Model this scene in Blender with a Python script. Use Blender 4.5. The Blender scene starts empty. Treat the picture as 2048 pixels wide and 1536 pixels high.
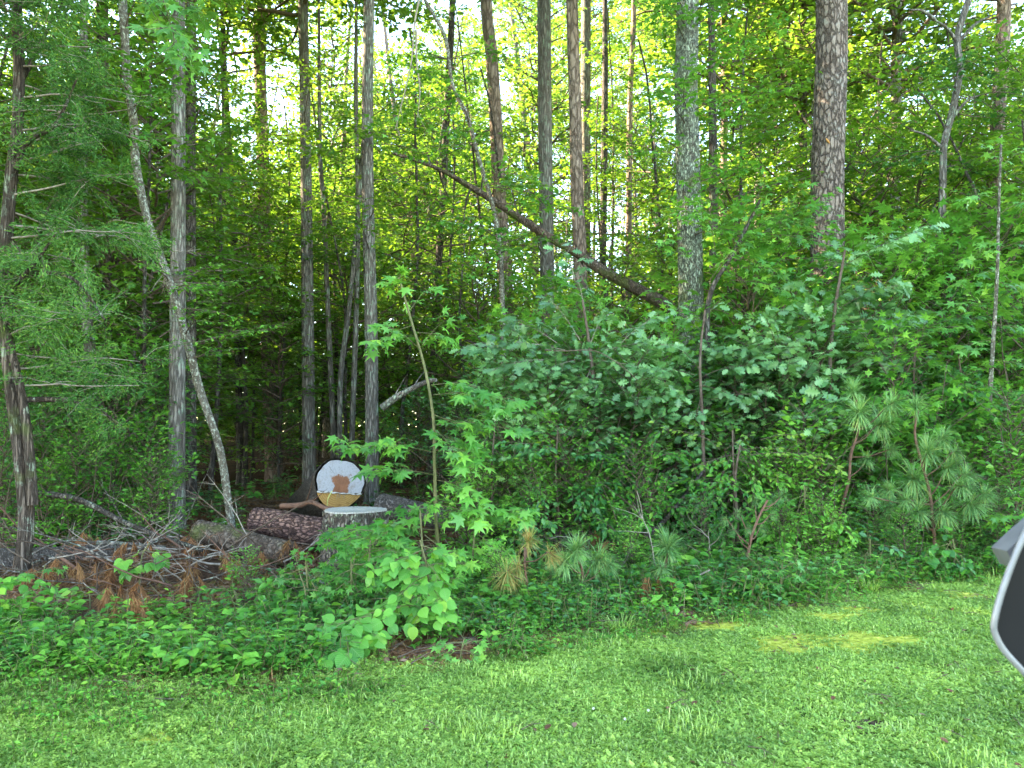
import bpy, math, random
import numpy as np
from mathutils import Vector, Matrix, noise as mnoise

rng = np.random.default_rng(11)
random.seed(11)
SC = bpy.context.scene
COL = SC.collection

# ------------------------------------------------------------------ camera
FPX, W, H = 1547.0, 2048.0, 1536.0
CAM_H, TILT = 1.5, math.radians(3.6)
cam_d = bpy.data.cameras.new("camera")
cam_d.sensor_width = 36.0
cam_d.lens = 36.0 * FPX / W
cam_d.clip_start = 0.05
cam_d.clip_end = 2000
cam_d.dof.use_dof = True
cam_d.dof.focus_distance = 9.0
cam_d.dof.aperture_fstop = 9.0
cam = bpy.data.objects.new("camera", cam_d)
cam.location = (0, 0, CAM_H)
cam.rotation_euler = (math.radians(90) + TILT, 0, 0)
COL.objects.link(cam)
SC.camera = cam

# ------------------------------------------------------------------ light
SUN_EL = math.radians(33)
SUN_AZ = math.atan2(-0.96, 0.28)        # clockwise from +Y: sun stands behind the wood, to the left
world = bpy.data.worlds.new("World")
SC.world = world
world.use_nodes = True
wn = world.node_tree
wn.nodes.clear()
sky = wn.nodes.new("ShaderNodeTexSky")
sky.sky_type = 'NISHITA'
sky.sun_disc = False
sky.sun_elevation = SUN_EL
sky.sun_rotation = SUN_AZ
sky.air_density = 1.0
sky.dust_density = 0.3
sky.ozone_density = 1.5
bg = wn.nodes.new("ShaderNodeBackground")
bg.inputs['Strength'].default_value = 0.15
wo = wn.nodes.new("ShaderNodeOutputWorld")
wn.links.new(sky.outputs[0], bg.inputs[0])
wn.links.new(bg.outputs[0], wo.inputs[0])

sun_d = bpy.data.lights.new("sun", 'SUN')
sun_d.energy = 5.0
sun_d.angle = math.radians(0.5)
sun_d.color = (1.0, 0.87, 0.68)
sun = bpy.data.objects.new("sun", sun_d)
sv = Vector((math.sin(SUN_AZ) * math.cos(SUN_EL), math.cos(SUN_AZ) * math.cos(SUN_EL), math.sin(SUN_EL)))
sun.rotation_euler = sv.to_track_quat('Z', 'Y').to_euler()
sun.location = (-20, 15, 40)
COL.objects.link(sun)

SC.view_settings.view_transform = 'Standard'
SC.view_settings.look = 'None'
SC.view_settings.gamma = 1.0
SC.view_settings.use_curve_mapping = False
SC.view_settings.exposure = 3.55
SC.view_settings.use_white_balance = True
SC.view_settings.white_balance_temperature = 7600
SC.view_settings.white_balance_tint = 10
SC.render.engine = 'CYCLES'
SC.cycles.max_bounces = 6
SC.cycles.diffuse_bounces = 2
SC.cycles.glossy_bounces = 2
SC.cycles.transmission_bounces = 3
SC.cycles.transparent_max_bounces = 4
SC.cycles.sample_clamp_indirect = 6.0
SC.cycles.caustics_reflective = False
SC.cycles.caustics_refractive = False
SC.cycles.use_denoising = True

# ------------------------------------------------------------------ helpers
ct, st = math.cos(TILT), math.sin(TILT)


def P(px, py, Y):
    """world point that stands at depth Y on the sight line of photo pixel (px, py)"""
    a, b = (px - W / 2) / FPX, (H / 2 - py) / FPX
    d = np.array([a, ct - b * st, st + b * ct])
    return np.array([0, 0, CAM_H]) + d * (Y / d[1])


def G(x, y):
    """height of the ground"""
    x = np.asarray(x, float); y = np.asarray(y, float)
    r = np.clip(y - 7.0, 0, 60) * 0.018
    w = np.clip((y - 6.5) / 3, 0, 1)
    return r + w * (0.05 * np.sin(x * 1.3 + y * .7) + 0.04 * np.sin(x * .55 - y * 1.1 + 1.0)) + 0.02 * np.sin(x * .9 + 2) * np.sin(y * .8)


def g3(x, y, dz=0.0):
    return np.array([x, y, float(G(x, y)) + dz])


def gx(px, Y):
    return (px - W / 2) / FPX * Y


def norm(v):
    v = np.asarray(v, float)
    return v / (np.linalg.norm(v, axis=-1, keepdims=True) + 1e-9)


class MB:
    """collects numpy geometry and links it as one mesh object"""
    def __init__(self):
        self.v, self.f, self.m, self.s, self.a, self.n = [], [], [], [], [], 0

    def add(self, v, f, mat=0, var=0.5, smooth=False):
        v = np.asarray(v, float).reshape(-1, 3)
        f = np.asarray(f, int)
        self.v.append(v)
        self.a.append(np.broadcast_to(np.asarray(var, float), (len(v),)).copy())
        self.f.append(f + self.n)
        self.m.append(np.full(len(f), mat)); self.s.append(np.full(len(f), smooth))
        self.n += len(v)

    def mesh(self, name, mats):
        me = bpy.data.meshes.new(name)
        if self.n == 0:
            return me
        V = np.concatenate(self.v)
        ls = np.concatenate([f.ravel() for f in self.f])
        cnt = np.concatenate([np.full(len(f), f.shape[1]) for f in self.f])
        me.vertices.add(len(V)); me.vertices.foreach_set('co', V.ravel())
        me.loops.add(len(ls)); me.loops.foreach_set('vertex_index', ls.astype(np.int32))
        me.polygons.add(len(cnt))
        me.polygons.foreach_set('loop_start', (np.cumsum(cnt) - cnt).astype(np.int32))
        for m in mats:
            me.materials.append(m)
        me.polygons.foreach_set('material_index', np.concatenate(self.m).astype(np.int32))
        me.polygons.foreach_set('use_smooth', np.concatenate(self.s).astype(bool))
        at = me.attributes.new('var', 'FLOAT', 'POINT')
        at.data.foreach_set('value', np.concatenate(self.a).astype(np.float32))
        me.update(calc_edges=True)
        return me

    def build(self, name, mats, parent=None, loc=None):
        o = bpy.data.objects.new(name, self.mesh(name, mats if isinstance(mats, (list, tuple)) else [mats]))
        COL.objects.link(o)
        if parent is not None:
            o.parent = parent
        if loc is not None:
            o.location = loc
        return o


def tag(o, label=None, cat=None, group=None, kind=None):
    if label: o['label'] = label
    if cat: o['category'] = cat
    if group: o['group'] = group
    if kind: o['kind'] = kind
    return o


def thing(name, label, cat, loc=(0, 0, 0), rz=0.0, group=None):
    o = bpy.data.objects.new(name, None)
    o.empty_display_size = 0.2
    COL.objects.link(o)
    o.location = Vector([float(c) for c in loc]); o.rotation_euler = (0, 0, rz)
    return tag(o, label, cat, group)


def obj(name, me, parent=None, loc=None, rz=0.0, scale=1.0, kind=None):
    o = bpy.data.objects.new(name, me)
    COL.objects.link(o)
    o.parent = parent
    if loc is not None: o.location = Vector([float(c) for c in loc])
    o.rotation_euler = (0, 0, rz)
    o.scale = (scale,) * 3
    if kind: o['kind'] = kind
    return o


def catmull(pts, n):
    pts = np.asarray(pts, float)
    p = np.vstack([2 * pts[0] - pts[1], pts, 2 * pts[-1] - pts[-2]])
    out = []
    segs = len(pts) - 1
    for t in np.linspace(0, segs, n):
        i = min(int(t), segs - 1); u = t - i
        a, b, c, d = p[i], p[i + 1], p[i + 2], p[i + 3]
        out.append(.5 * ((2 * b) + (c - a) * u + (2 * a - 5 * b + 4 * c - d) * u * u + (3 * b - a - 3 * c + d) * u ** 3))
    return np.array(out)


def tube(mb, pts, rad, sides=6, mat=0, var=0.5, ridge=0.0, nridge=9, cap=False, seed=0.0, lump=0.0):
    pts = np.asarray(pts, float); n = len(pts)
    rad = np.broadcast_to(np.asarray(rad, float), (n,))
    t = np.gradient(pts, axis=0); t = norm(t)
    ref = np.array([1.0, 0, 0]) if abs(t[0][2]) > .7 else np.array([0, 0, 1.0])
    u = norm(ref - (t @ ref)[:, None] * t)
    w = np.cross(t, u)
    th = np.linspace(0, 2 * math.pi, sides, endpoint=False)
    rr = np.ones((n, sides))
    if ridge:
        s = np.concatenate([[0], np.cumsum(np.linalg.norm(np.diff(pts, axis=0), axis=1))])[:, None]
        ph = th[None, :]
        wob = .5 * np.sin(s * 3.1 + seed) + .35 * np.sin(s * 7.7 + seed * 2 + ph * 2)
        a = np.abs(np.sin(ph * nridge * .5 + wob)) ** .6
        b = .5 + .5 * np.sin(s * 23 + 3 * np.sin(ph * 4 + seed) + 2 * np.sin(s * 5 + ph))
        rr = 1 + ridge * (a - .6) + ridge * .35 * (b - .5)
    if lump:
        s = np.arange(n)[:, None] * .35
        rr = rr + lump * np.sin(s + 2 * th[None, :] + seed) * np.sin(s * .37 + seed)
    ring = pts[:, None, :] + (rad[:, None, None] * rr[:, :, None]) * (np.cos(th)[None, :, None] * u[:, None, :] + np.sin(th)[None, :, None] * w[:, None, :])
    V = ring.reshape(-1, 3)
    i = np.arange(n - 1)[:, None] * sides; j = np.arange(sides)[None, :]; k = (j + 1) % sides
    F = np.stack([i + j, i + k, i + sides + k, i + sides + j], -1).reshape(-1, 4)
    mb.add(V, F, mat, var, True)
    if cap:
        for e, o in ((0, 0), (n - 1, (n - 1) * sides)):
            c = pts[e][None]
            VV = np.vstack([ring[e], c])
            FF = np.stack([np.arange(sides), (np.arange(sides) + 1) % sides, np.full(sides, sides)], -1)
            mb.add(VV, FF if e else FF[:, ::-1], mat, var)
    return ring


# ---- leaf templates: (x across, y along, z normal); faces -----------------
def T(v, f): return (np.array(v, float), np.array(f, int))


LEAF = {}
LEAF['diamond'] = T([(0, 0, 0), (.3, .45, .07), (0, 1, 0), (-.3, .5, .07)], [(0, 1, 2), (0, 2, 3)])
LEAF['oval'] = T([(0, 0, 0), (.26, .28, .06), (.25, .66, .05), (0, 1, -.06), (-.25, .66, .05), (-.26, .28, .06)],
                 [(0, 1, 2), (0, 2, 3), (0, 3, 4), (0, 4, 5)])
LEAF['lobe3'] = T([(0, 0, 0), (.62, .34, -.08), (.2, .5, .03), (0, 1, -.1), (-.2, .5, .03), (-.62, .34, -.08), (0, .3, .04)],
                  [(0, 1, 6), (1, 2, 6), (2, 3, 6), (3, 4, 6), (4, 5, 6), (5, 0, 6)])


def star_template():
    c = (0, .34)
    pol = [(0, .68, -.10), (26, .27, .02), (56, .66, -.10), (84, .25, .02), (112, .5, -.08), (150, .2, .02), (180, .34, 0)]
    pts = [(c[0] + r * math.sin(math.radians(a)), c[1] + r * math.cos(math.radians(a)), z) for a, r, z in pol]
    pts += [(-x, y, z) for x, y, z in pts[1:-1]][::-1]
    v = [(c[0], c[1], .05)] + pts
    n = len(pts)
    return T(v, [(0, 1 + (i + 1) % n, 1 + i) for i in range(n)])


LEAF['star'] = star_template()


def strip_template(st_, fold=.12, curl=-.12, petiole=0.0):
    v, f = [], []
    for y, w in st_:
        z = curl * y * y
        v += [(-w, y + petiole, z + fold * w), (0, y + petiole, z), (w, y + petiole, z + fold * w)]
    for i in range(len(st_) - 1):
        a = 3 * i
        f += [(a, a + 1, a + 4, a + 3), (a + 1, a + 2, a + 5, a + 4)]
    v = np.array(v); f = np.array(f)
    return v, f


LEAF['oak'] = strip_template([(0, .01), (.16, .07), (.26, .30), (.35, .09), (.48, .46), (.60, .12), (.72, .38), (.82, .12), (.92, .17), (1, .0)], .1, -.2)
LEAF['round'] = strip_template([(0, .05), (.08, .26), (.25, .42), (.45, .47), (.65, .40), (.82, .24), (.93, .09), (1.04, .0)], .16, -.22)
LEAF['ovate'] = strip_template([(0, .01), (.15, .16), (.35, .26), (.55, .25), (.8, .12), (1, .0)], .25, -.15)
LEAF['lance'] = strip_template([(0, .01), (.3, .11), (.6, .10), (1, .0)], .3, -.3)


def tref():
    v, f = [], []
    for k, a in enumerate((0, 2.1, -2.1)):
        for (x, y) in ((0, .05), (.27, .35), (.16, .62), (-.16, .62), (-.27, .35)):
            v.append((x * math.cos(a) + y * math.sin(a), -x * math.sin(a) + y * math.cos(a), .08 * y))
        b = 5 * k
        f += [(b, b + 1, b + 2), (b, b + 2, b + 3), (b, b + 3, b + 4)]
    return T(v, f)


LEAF['trefoil'] = tref()
LEAF['needle'] = T([(-.013, 0, 0), (.013, 0, 0), (.013, .55, 0), (-.013, .55, 0), (0, 1, -.14)], [(0, 1, 2), (0, 2, 3), (3, 2, 4)])
LEAF['sprig'] = T([(0, 0, 0), (.13, .4, .02), (0, 1, -.06), (-.13, .5, .02)], [(0, 1, 2), (0, 2, 3)])
LEAF['needle1'] = T([(-.02, 0, 0), (.02, 0, 0), (0, 1, -.06)], [(0, 1, 2)])


def scatter(mb, kind, pos, d, nrm, size, mat=0, var=None):
    """adds one leaf per row: position, growing direction, upward normal, length"""
    tv, tf = LEAF[kind]
    pos = np.asarray(pos, float); N = len(pos)
    if N == 0: return
    d = norm(d); s = norm(np.cross(d, nrm)); nn = np.cross(s, d)
    size = np.broadcast_to(np.asarray(size, float), (N,))
    V = pos[:, None, :] + size[:, None, None] * (tv[None, :, 0:1] * s[:, None, :] + tv[None, :, 1:2] * d[:, None, :] + tv[None, :, 2:3] * nn[:, None, :])
    k = len(tv)
    F = (tf[None] + (np.arange(N) * k)[:, None, None]).reshape(-1, tf.shape[1])
    if var is None: var = rng.random(N)
    mb.add(V.reshape(-1, 3), F, mat, np.repeat(np.broadcast_to(var, (N,)), k))


LEAFMESH = {}


def leaf_objects(parent, kind, mat, pos, d, nrm, size, name='leaf'):
    """each large leaf is an object of its own; they share one mesh"""
    key = (kind, mat.name)
    if key not in LEAFMESH:
        m = MB(); tv, tf = LEAF[kind]
        m.add(tv, tf, 0, 0.0, True)
        LEAFMESH[key] = m.mesh('leaf', [mat])
    me = LEAFMESH[key]
    d = norm(d); s = norm(np.cross(d, nrm)); nn = np.cross(s, d)
    inv = Vector(parent.location)
    for i in range(len(pos)):
        o = bpy.data.objects.new(name, me)
        COL.objects.link(o)
        o.parent = parent
        k = float(size[i])
        M = Matrix.Identity(4)
        for c, ax in enumerate((s[i], d[i], nn[i])):
            for r in range(3): M[r][c] = ax[r] * k
        for r in range(3): M[r][3] = pos[i][r] - inv[r]
        o.matrix_local = M


# ------------------------------------------------------------------ materials
def nodes(name):
    m = bpy.data.materials.new(name); m.use_nodes = True
    nt = m.node_tree; nt.nodes.clear()
    out = nt.nodes.new('ShaderNodeOutputMaterial')
    return m, nt, out


def N(nt, t, **kw):
    n = nt.nodes.new(t)
    for k, v in kw.items():
        if k in n.inputs: n.inputs[k].default_value = v
        else: setattr(n, k, v)
    return n


def ramp(nt, src, stops):
    r = nt.nodes.new('ShaderNodeValToRGB')
    e = r.color_ramp.elements
    while len(e) < len(stops): e.new(.5)
    for i, (p, c) in enumerate(stops):
        e[i].position = p; e[i].color = (*c, 1)
    nt.links.new(src, r.inputs[0])
    return r.outputs[0]


def mixc(nt, fac, a, b, mode='MIX'):
    m = nt.nodes.new('ShaderNodeMix'); m.data_type = 'RGBA'; m.blend_type = mode
    for s, k in ((fac, 0), (a, 6), (b, 7)):
        if hasattr(s, 'links'): nt.links.new(s, m.inputs[k])
        elif k == 0: m.inputs[0].default_value = s
        else: m.inputs[k].default_value = (*s, 1)
    return m.outputs[2]


def leaf_mat(name, stops, tl=(.22, .42, .03), tfac=.38, rough=.42, spec=.5, midrib=False, patch=.7):
    m, nt, out = nodes(name)
    L = nt.links
    at = N(nt, 'ShaderNodeAttribute', attribute_name='var')
    oi = N(nt, 'ShaderNodeObjectInfo')
    ad = N(nt, 'ShaderNodeMath', operation='ADD'); L.new(at.outputs['Fac'], ad.inputs[0])
    ml = N(nt, 'ShaderNodeMath', operation='MULTIPLY'); L.new(oi.outputs['Random'], ml.inputs[0]); ml.inputs[1].default_value = 1.0 if midrib else .35
    L.new(ml.outputs[0], ad.inputs[1])
    fr = N(nt, 'ShaderNodeMath', operation='PINGPONG'); L.new(ad.outputs[0], fr.inputs[0]); fr.inputs[1].default_value = 1.0
    col = ramp(nt, fr.outputs[0], stops)
    ge = N(nt, 'ShaderNodeNewGeometry')
    no = N(nt, 'ShaderNodeTexNoise'); no.inputs['Scale'].default_value = patch; no.inputs['Detail'].default_value = 2
    L.new(ge.outputs['Position'], no.inputs['Vector'])
    hv = N(nt, 'ShaderNodeHueSaturation')
    mr = N(nt, 'ShaderNodeMapRange'); L.new(no.outputs[0], mr.inputs[0]); mr.inputs[1].default_value = .3; mr.inputs[2].default_value = .7
    mr.inputs[3].default_value = .58; mr.inputs[4].default_value = 1.45
    L.new(mr.outputs[0], hv.inputs['Value']); L.new(col, hv.inputs['Color'])
    mh = N(nt, 'ShaderNodeMapRange'); L.new(no.outputs[0], mh.inputs[0]); mh.inputs[1].default_value = .3; mh.inputs[2].default_value = .7
    mh.inputs[3].default_value = .515; mh.inputs[4].default_value = .485
    L.new(mh.outputs[0], hv.inputs['Hue'])
    c = hv.outputs[0]
    if midrib:
        tc = N(nt, 'ShaderNodeTexCoord'); sx = N(nt, 'ShaderNodeSeparateXYZ'); L.new(tc.outputs['Object'], sx.inputs[0])
        ab = N(nt, 'ShaderNodeMath', operation='ABSOLUTE'); L.new(sx.outputs[0], ab.inputs[0])
        # side veins run forward from the midrib
        w = N(nt, 'ShaderNodeMath', operation='MULTIPLY_ADD'); L.new(ab.outputs[0], w.inputs[0]); w.inputs[1].default_value = -.75; L.new(sx.outputs[1], w.inputs[2])
        wm = N(nt, 'ShaderNodeMath', operation='MULTIPLY'); L.new(w.outputs[0], wm.inputs[0]); wm.inputs[1].default_value = 44
        sn = N(nt, 'ShaderNodeMath', operation='SINE'); L.new(wm.outputs[0], sn.inputs[0])
        g1 = N(nt, 'ShaderNodeMath', operation='GREATER_THAN'); L.new(sn.outputs[0], g1.inputs[0]); g1.inputs[1].default_value = .86
        g2 = N(nt, 'ShaderNodeMath', operation='LESS_THAN'); L.new(ab.outputs[0], g2.inputs[0]); g2.inputs[1].default_value = .018
        mx = N(nt, 'ShaderNodeMath', operation='MAXIMUM'); L.new(g1.outputs[0], mx.inputs[0]); L.new(g2.outputs[0], mx.inputs[1])
        mf = N(nt, 'ShaderNodeMath', operation='MULTIPLY'); L.new(mx.outputs[0], mf.inputs[0]); mf.inputs[1].default_value = .4
        c = mixc(nt, mf.outputs[0], c, (.30, .42, .16))
    b = N(nt, 'ShaderNodeBsdfPrincipled'); L.new(c, b.inputs['Base Color'])
    b.inputs['Roughness'].default_value = rough; b.inputs['Specular IOR Level'].default_value = spec * .75
    tr = N(nt, 'ShaderNodeBsdfTranslucent')
    tcx = mixc(nt, .75, c, tl)
    L.new(tcx, tr.inputs['Color'])
    ms = N(nt, 'ShaderNodeMixShader'); ms.inputs[0].default_value = tfac
    L.new(b.outputs[0], ms.inputs[1]); L.new(tr.outputs[0], ms.inputs[2]); L.new(ms.outputs[0], out.inputs[0])
    return m


def bark_mat(name, base, light, dark, vs=6.0, zs=.25, crack=.5, bump=.6, lichen=None, lf=.0, plates=False, moss=None, lscale=5.0):
    m, nt, out = nodes(name); L = nt.links
    tc = N(nt, 'ShaderNodeTexCoord')
    mp = N(nt, 'ShaderNodeMapping'); L.new(tc.outputs['Object'], mp.inputs[0]); mp.inputs['Scale'].default_value = (1, 1, zs)
    n1 = N(nt, 'ShaderNodeTexNoise'); n1.inputs['Scale'].default_value = vs * 2.2; n1.inputs['Detail'].default_value = 5; n1.inputs['Roughness'].default_value = .65
    L.new(mp.outputs[0], n1.inputs['Vector'])
    # wobble the crack pattern
    wv = N(nt, 'ShaderNodeVectorMath', operation='MULTIPLY_ADD')
    L.new(n1.outputs['Color'], wv.inputs[0]); wv.inputs[1].default_value = (.10, .10, .10); L.new(mp.outputs[0], wv.inputs[2])
    vo = N(nt, 'ShaderNodeTexVoronoi'); vo.feature = 'DISTANCE_TO_EDGE'; vo.inputs['Scale'].default_value = vs * (1.6 if plates else 3.2)
    L.new(wv.outputs[0], vo.inputs['Vector'])
    cr = N(nt, 'ShaderNodeMapRange'); L.new(vo.outputs['Distance'], cr.inputs[0]); cr.inputs[1].default_value = .0; cr.inputs[2].default_value = .16 if plates else .22
    vc = N(nt, 'ShaderNodeTexVoronoi'); vc.inputs['Scale'].default_value = vs * (1.6 if plates else 3.2); L.new(wv.outputs[0], vc.inputs['Vector'])
    c1 = ramp(nt, n1.outputs[0], [(.3, dark), (.5, base), (.72, light)])
    sep = N(nt, 'ShaderNodeSeparateColor'); L.new(vc.outputs['Color'], sep.inputs[0])
    c1 = mixc(nt, .35, c1, ramp(nt, sep.outputs[0], [(0, dark), (.5, base), (1, light)]))
    inv = N(nt, 'ShaderNodeMath', operation='SUBTRACT'); inv.inputs[0].default_value = 1; L.new(cr.outputs[0], inv.inputs[1])
    mu = N(nt, 'ShaderNodeMath', operation='MULTIPLY'); L.new(inv.outputs[0], mu.inputs[0]); mu.inputs[1].default_value = crack
    c = mixc(nt, mu.outputs[0], c1, tuple(x * .35 for x in dark))
    if lichen:
        n2 = N(nt, 'ShaderNodeTexNoise'); n2.inputs['Scale'].default_value = lscale; n2.inputs['Detail'].default_value = 6; n2.inputs['Roughness'].default_value = .7
        L.new(tc.outputs['Object'], n2.inputs['Vector'])
        r2 = N(nt, 'ShaderNodeMapRange'); L.new(n2.outputs[0], r2.inputs[0]); r2.inputs[1].default_value = .56 - lf * .2; r2.inputs[2].default_value = .62 - lf * .18
        m2 = N(nt, 'ShaderNodeMath', operation='MULTIPLY'); L.new(r2.outputs[0], m2.inputs[0]); L.new(cr.outputs[0], m2.inputs[1])
        c = mixc(nt, m2.outputs[0], c, lichen)
    if moss:
        n3 = N(nt, 'ShaderNodeTexNoise'); n3.inputs['Scale'].default_value = 2.3; n3.inputs['Detail'].default_value = 4
        L.new(tc.outputs['Object'], n3.inputs['Vector'])
        r3 = N(nt, 'ShaderNodeMapRange'); L.new(n3.outputs[0], r3.inputs[0]); r3.inputs[1].default_value = .55; r3.inputs[2].default_value = .65
        m3 = N(nt, 'ShaderNodeMath', operation='MULTIPLY'); L.new(r3.outputs[0], m3.inputs[0]); m3.inputs[1].default_value = .7
        c = mixc(nt, m3.outputs[0], c, moss)
    b = N(nt, 'ShaderNodeBsdfPrincipled'); L.new(c, b.inputs['Base Color']); b.inputs['Roughness'].default_value = .9; b.inputs['Specular IOR Level'].default_value = .2
    hs = N(nt, 'ShaderNodeMath', operation='MULTIPLY_ADD'); L.new(n1.outputs[0], hs.inputs[0]); hs.inputs[1].default_value = .35; L.new(cr.outputs[0], hs.inputs[2])
    bm = N(nt, 'ShaderNodeBump'); bm.inputs['Strength'].default_value = bump; bm.inputs['Distance'].default_value = .03
    L.new(hs.outputs[0], bm.inputs['Height']); L.new(bm.outputs[0], b.inputs['Normal'])
    L.new(b.outputs[0], out.inputs[0])
    return m


def plain_mat(name, stops, scale=8, rough=.85, bump=.3, spec=.2, useattr=False, dist=.02):
    m, nt, out = nodes(name); L = nt.links
    tc = N(nt, 'ShaderNodeTexCoord')
    n1 = N(nt, 'ShaderNodeTexNoise'); n1.inputs['Scale'].default_value = scale; n1.inputs['Detail'].default_value = 6
    L.new(tc.outputs['Object'], n1.inputs['Vector'])
    src = n1.outputs[0]
    if useattr:
        at = N(nt, 'ShaderNodeAttribute', attribute_name='var'); src = at.outputs['Fac']
    c = ramp(nt, src, stops)
    b = N(nt, 'ShaderNodeBsdfPrincipled'); L.new(c, b.inputs['Base Color']); b.inputs['Roughness'].default_value = rough; b.inputs['Specular IOR Level'].default_value = spec
    bm = N(nt, 'ShaderNodeBump'); bm.inputs['Strength'].default_value = bump; bm.inputs['Distance'].default_value = dist
    L.new(n1.outputs[0], bm.inputs['Height']); L.new(bm.outputs[0], b.inputs['Normal'])
    L.new(b.outputs[0], out.inputs[0])
    return m


TL = (.26, .46, .03)
M_UNDER = leaf_mat('leaf_understory', [(0, (.03, .12, .022)), (.55, (.07, .22, .035)), (.9, (.12, .32, .045)), (1, (.19, .37, .05))], (.27, .48, .03), .42)
M_CANOPY = leaf_mat('leaf_canopy', [(0, (.035, .11, .02)), (.6, (.08, .21, .03)), (1, (.15, .29, .04))], (.28, .46, .04), .42)
M_GUM = leaf_mat('leaf_sweetgum', [(0, (0.049, 0.196, 0.033)), (0.6, (0.084, 0.308, 0.043)), (0.9, (0.154, 0.42, 0.057)), (1, (0.224, 0.448, 0.048))], (.25, .5, .05), .36, .38, .5)
M_GUMBIG = leaf_mat('leaf_sweetgum_large', [(0, (0.054, 0.216, 0.048)), (0.6, (0.095, 0.324, 0.057)), (0.9, (0.162, 0.432, 0.067)), (1, (0.23, 0.459, 0.048))], (.25, .5, .05), .36, .4, .5, midrib=True)
M_OAK = leaf_mat('leaf_oak', [(0, (.055, .17, .06)), (.6, (.11, .29, .10)), (1, (.20, .40, .14))], (.18, .4, .06), .25, .33, .8)
M_OAKBIG = leaf_mat('leaf_oak_large', [(0, (.055, .17, .06)), (.6, (.11, .29, .10)), (1, (.20, .40, .14))], (.18, .4, .06), .25, .33, .8, midrib=True)
M_SMALL = leaf_mat('leaf_small', [(0, (0.031, 0.155, 0.025)), (0.5, (0.07, 0.264, 0.035)), (0.9, (0.132, 0.388, 0.05)), (1, (0.217, 0.434, 0.05))], (.2, .42, .04), .33, .36, .5)
M_YELLOW = leaf_mat('leaf_young_yellow', [(0, (0.132, 0.286, 0.04)), (0.6, (0.286, 0.418, 0.05)), (1, (0.495, 0.506, 0.07))], (.4, .5, .05), .35)
M_ROUND = leaf_mat('leaf_round', [(0, (0.048, 0.216, 0.036)), (0.6, (0.096, 0.336, 0.045)), (0.9, (0.168, 0.432, 0.054)), (1, (0.24, 0.456, 0.054))], (.25, .5, .05), .33, .45, .4, midrib=True)
M_DARKGL = leaf_mat('leaf_dark_glossy', [(0, (0.024, 0.12, 0.03)), (0.6, (0.048, 0.192, 0.045)), (1, (0.096, 0.272, 0.05))], (.12, .3, .04), .22, .28, .7)
M_CEDAR = leaf_mat('needle_cedar', [(0, (.03, .10, .025)), (.6, (.06, .18, .04)), (.93, (.11, .27, .05)), (1, (.19, .31, .05))], (.14, .26, .03), .2, .6, .2)
M_PINE = leaf_mat('needle_pine', [(0, (.08, .22, .07)), (.5, (.15, .34, .11)), (.9, (.25, .46, .16)), (1, (.40, .48, .13))], (.2, .38, .06), .22, .45, .4)
M_PINEY = leaf_mat('needle_pine_yellowing', [(0, (.10, .2, .05)), (.5, (.2, .28, .07)), (1, (.42, .26, .08))], (.3, .3, .05), .2, .5, .4)
M_PINED = leaf_mat('needle_pine_dead', [(0, (.12, .05, .022)), (.5, (.24, .10, .04)), (1, (.40, .22, .09))], (.3, .12, .03), .15, .7, .2)
M_DEADLEAF = leaf_mat('leaf_dead', [(0, (.09, .04, .022)), (.5, (.17, .085, .05)), (1, (.27, .17, .11))], (.3, .12, .04), .15, .7, .2)
M_GRASS = leaf_mat('grass_blade', [(0, (.14, .27, .045)), (.35, (.25, .42, .075)), (.8, (.32, .52, .11)), (1, (.42, .54, .17))], (.42, .58, .08), .3, .36, .6, patch=1.3)
M_CLOVER = leaf_mat('clover_leaf', [(0, (.09, .23, .04)), (.4, (.19, .37, .06)), (1, (.34, .50, .09))], (.36, .55, .08), .26, .42, .5, patch=1.6)
M_TWIG = plain_mat('twig', [(.3, (.07, .045, .03)), (.7, (.17, .13, .10))], 30, .85)
M_TWIGP = plain_mat('twig_pale', [(.3, (.20, .16, .12)), (.7, (.40, .34, .28))], 25, .85)
M_STEMG = plain_mat('green_stem', [(.3, (.09, .10, .035)), (.7, (.19, .18, .085))], 20, .7)
M_STEMR = plain_mat('red_brown_stem', [(.3, (.10, .05, .035)), (.7, (.20, .11, .075))], 25, .8)
B_GREY = bark_mat('bark_grey', (.25, .22, .19), (.40, .37, .32), (.13, .105, .085), 7, .14, .6, .9, (.27, .33, .25), .25)
B_OAKL = bark_mat('bark_pale_lichen_oak', (.22, .22, .175), (.34, .35, .28), (.10, .09, .07), 11, .25, .75, 1.0, (.40, .47, .35), .8, lscale=9, moss=(.16, .2, .06))
B_PINE = bark_mat('bark_pine_plates', (.26, .20, .165), (.38, .32, .27), (.13, .09, .07), 8, .38, .75, 1.0, (.3, .28, .24), .05, plates=True)
B_PINEL = bark_mat('bark_light_pine', (.30, .22, .17), (.46, .36, .29), (.13, .08, .06), 7, .3, .6, .8, None, 0, plates=True)
B_LICH = bark_mat('bark_white_lichen', (.17, .145, .11), (.27, .24, .19), (.07, .055, .04), 9, .5, .45, .6, (.40, .43, .34), .36, lscale=20)
B_CEDAR = bark_mat('bark_cedar', (.15, .11, .085), (.27, .22, .18), (.07, .05, .035), 10, .07, .8, .9, (.30, .36, .26), .05, moss=(.12, .16, .04))
B_DARK = bark_mat('bark_dark', (.14, .115, .095), (.24, .21, .18), (.06, .05, .04), 8, .2, .7, .9, (.2, .24, .18), .1)
B_STUMP = bark_mat('bark_stump', (.22, .175, .145), (.34, .29, .25), (.07, .05, .04), 9, .3, .7, 1.0, (.29, .33, .23), .30, lscale=9)
B_LOG = bark_mat('bark_log_dark', (.20, .17, .15), (.34, .30, .27), (.08, .065, .055), 11, .8, .6, 1.0)
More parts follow.
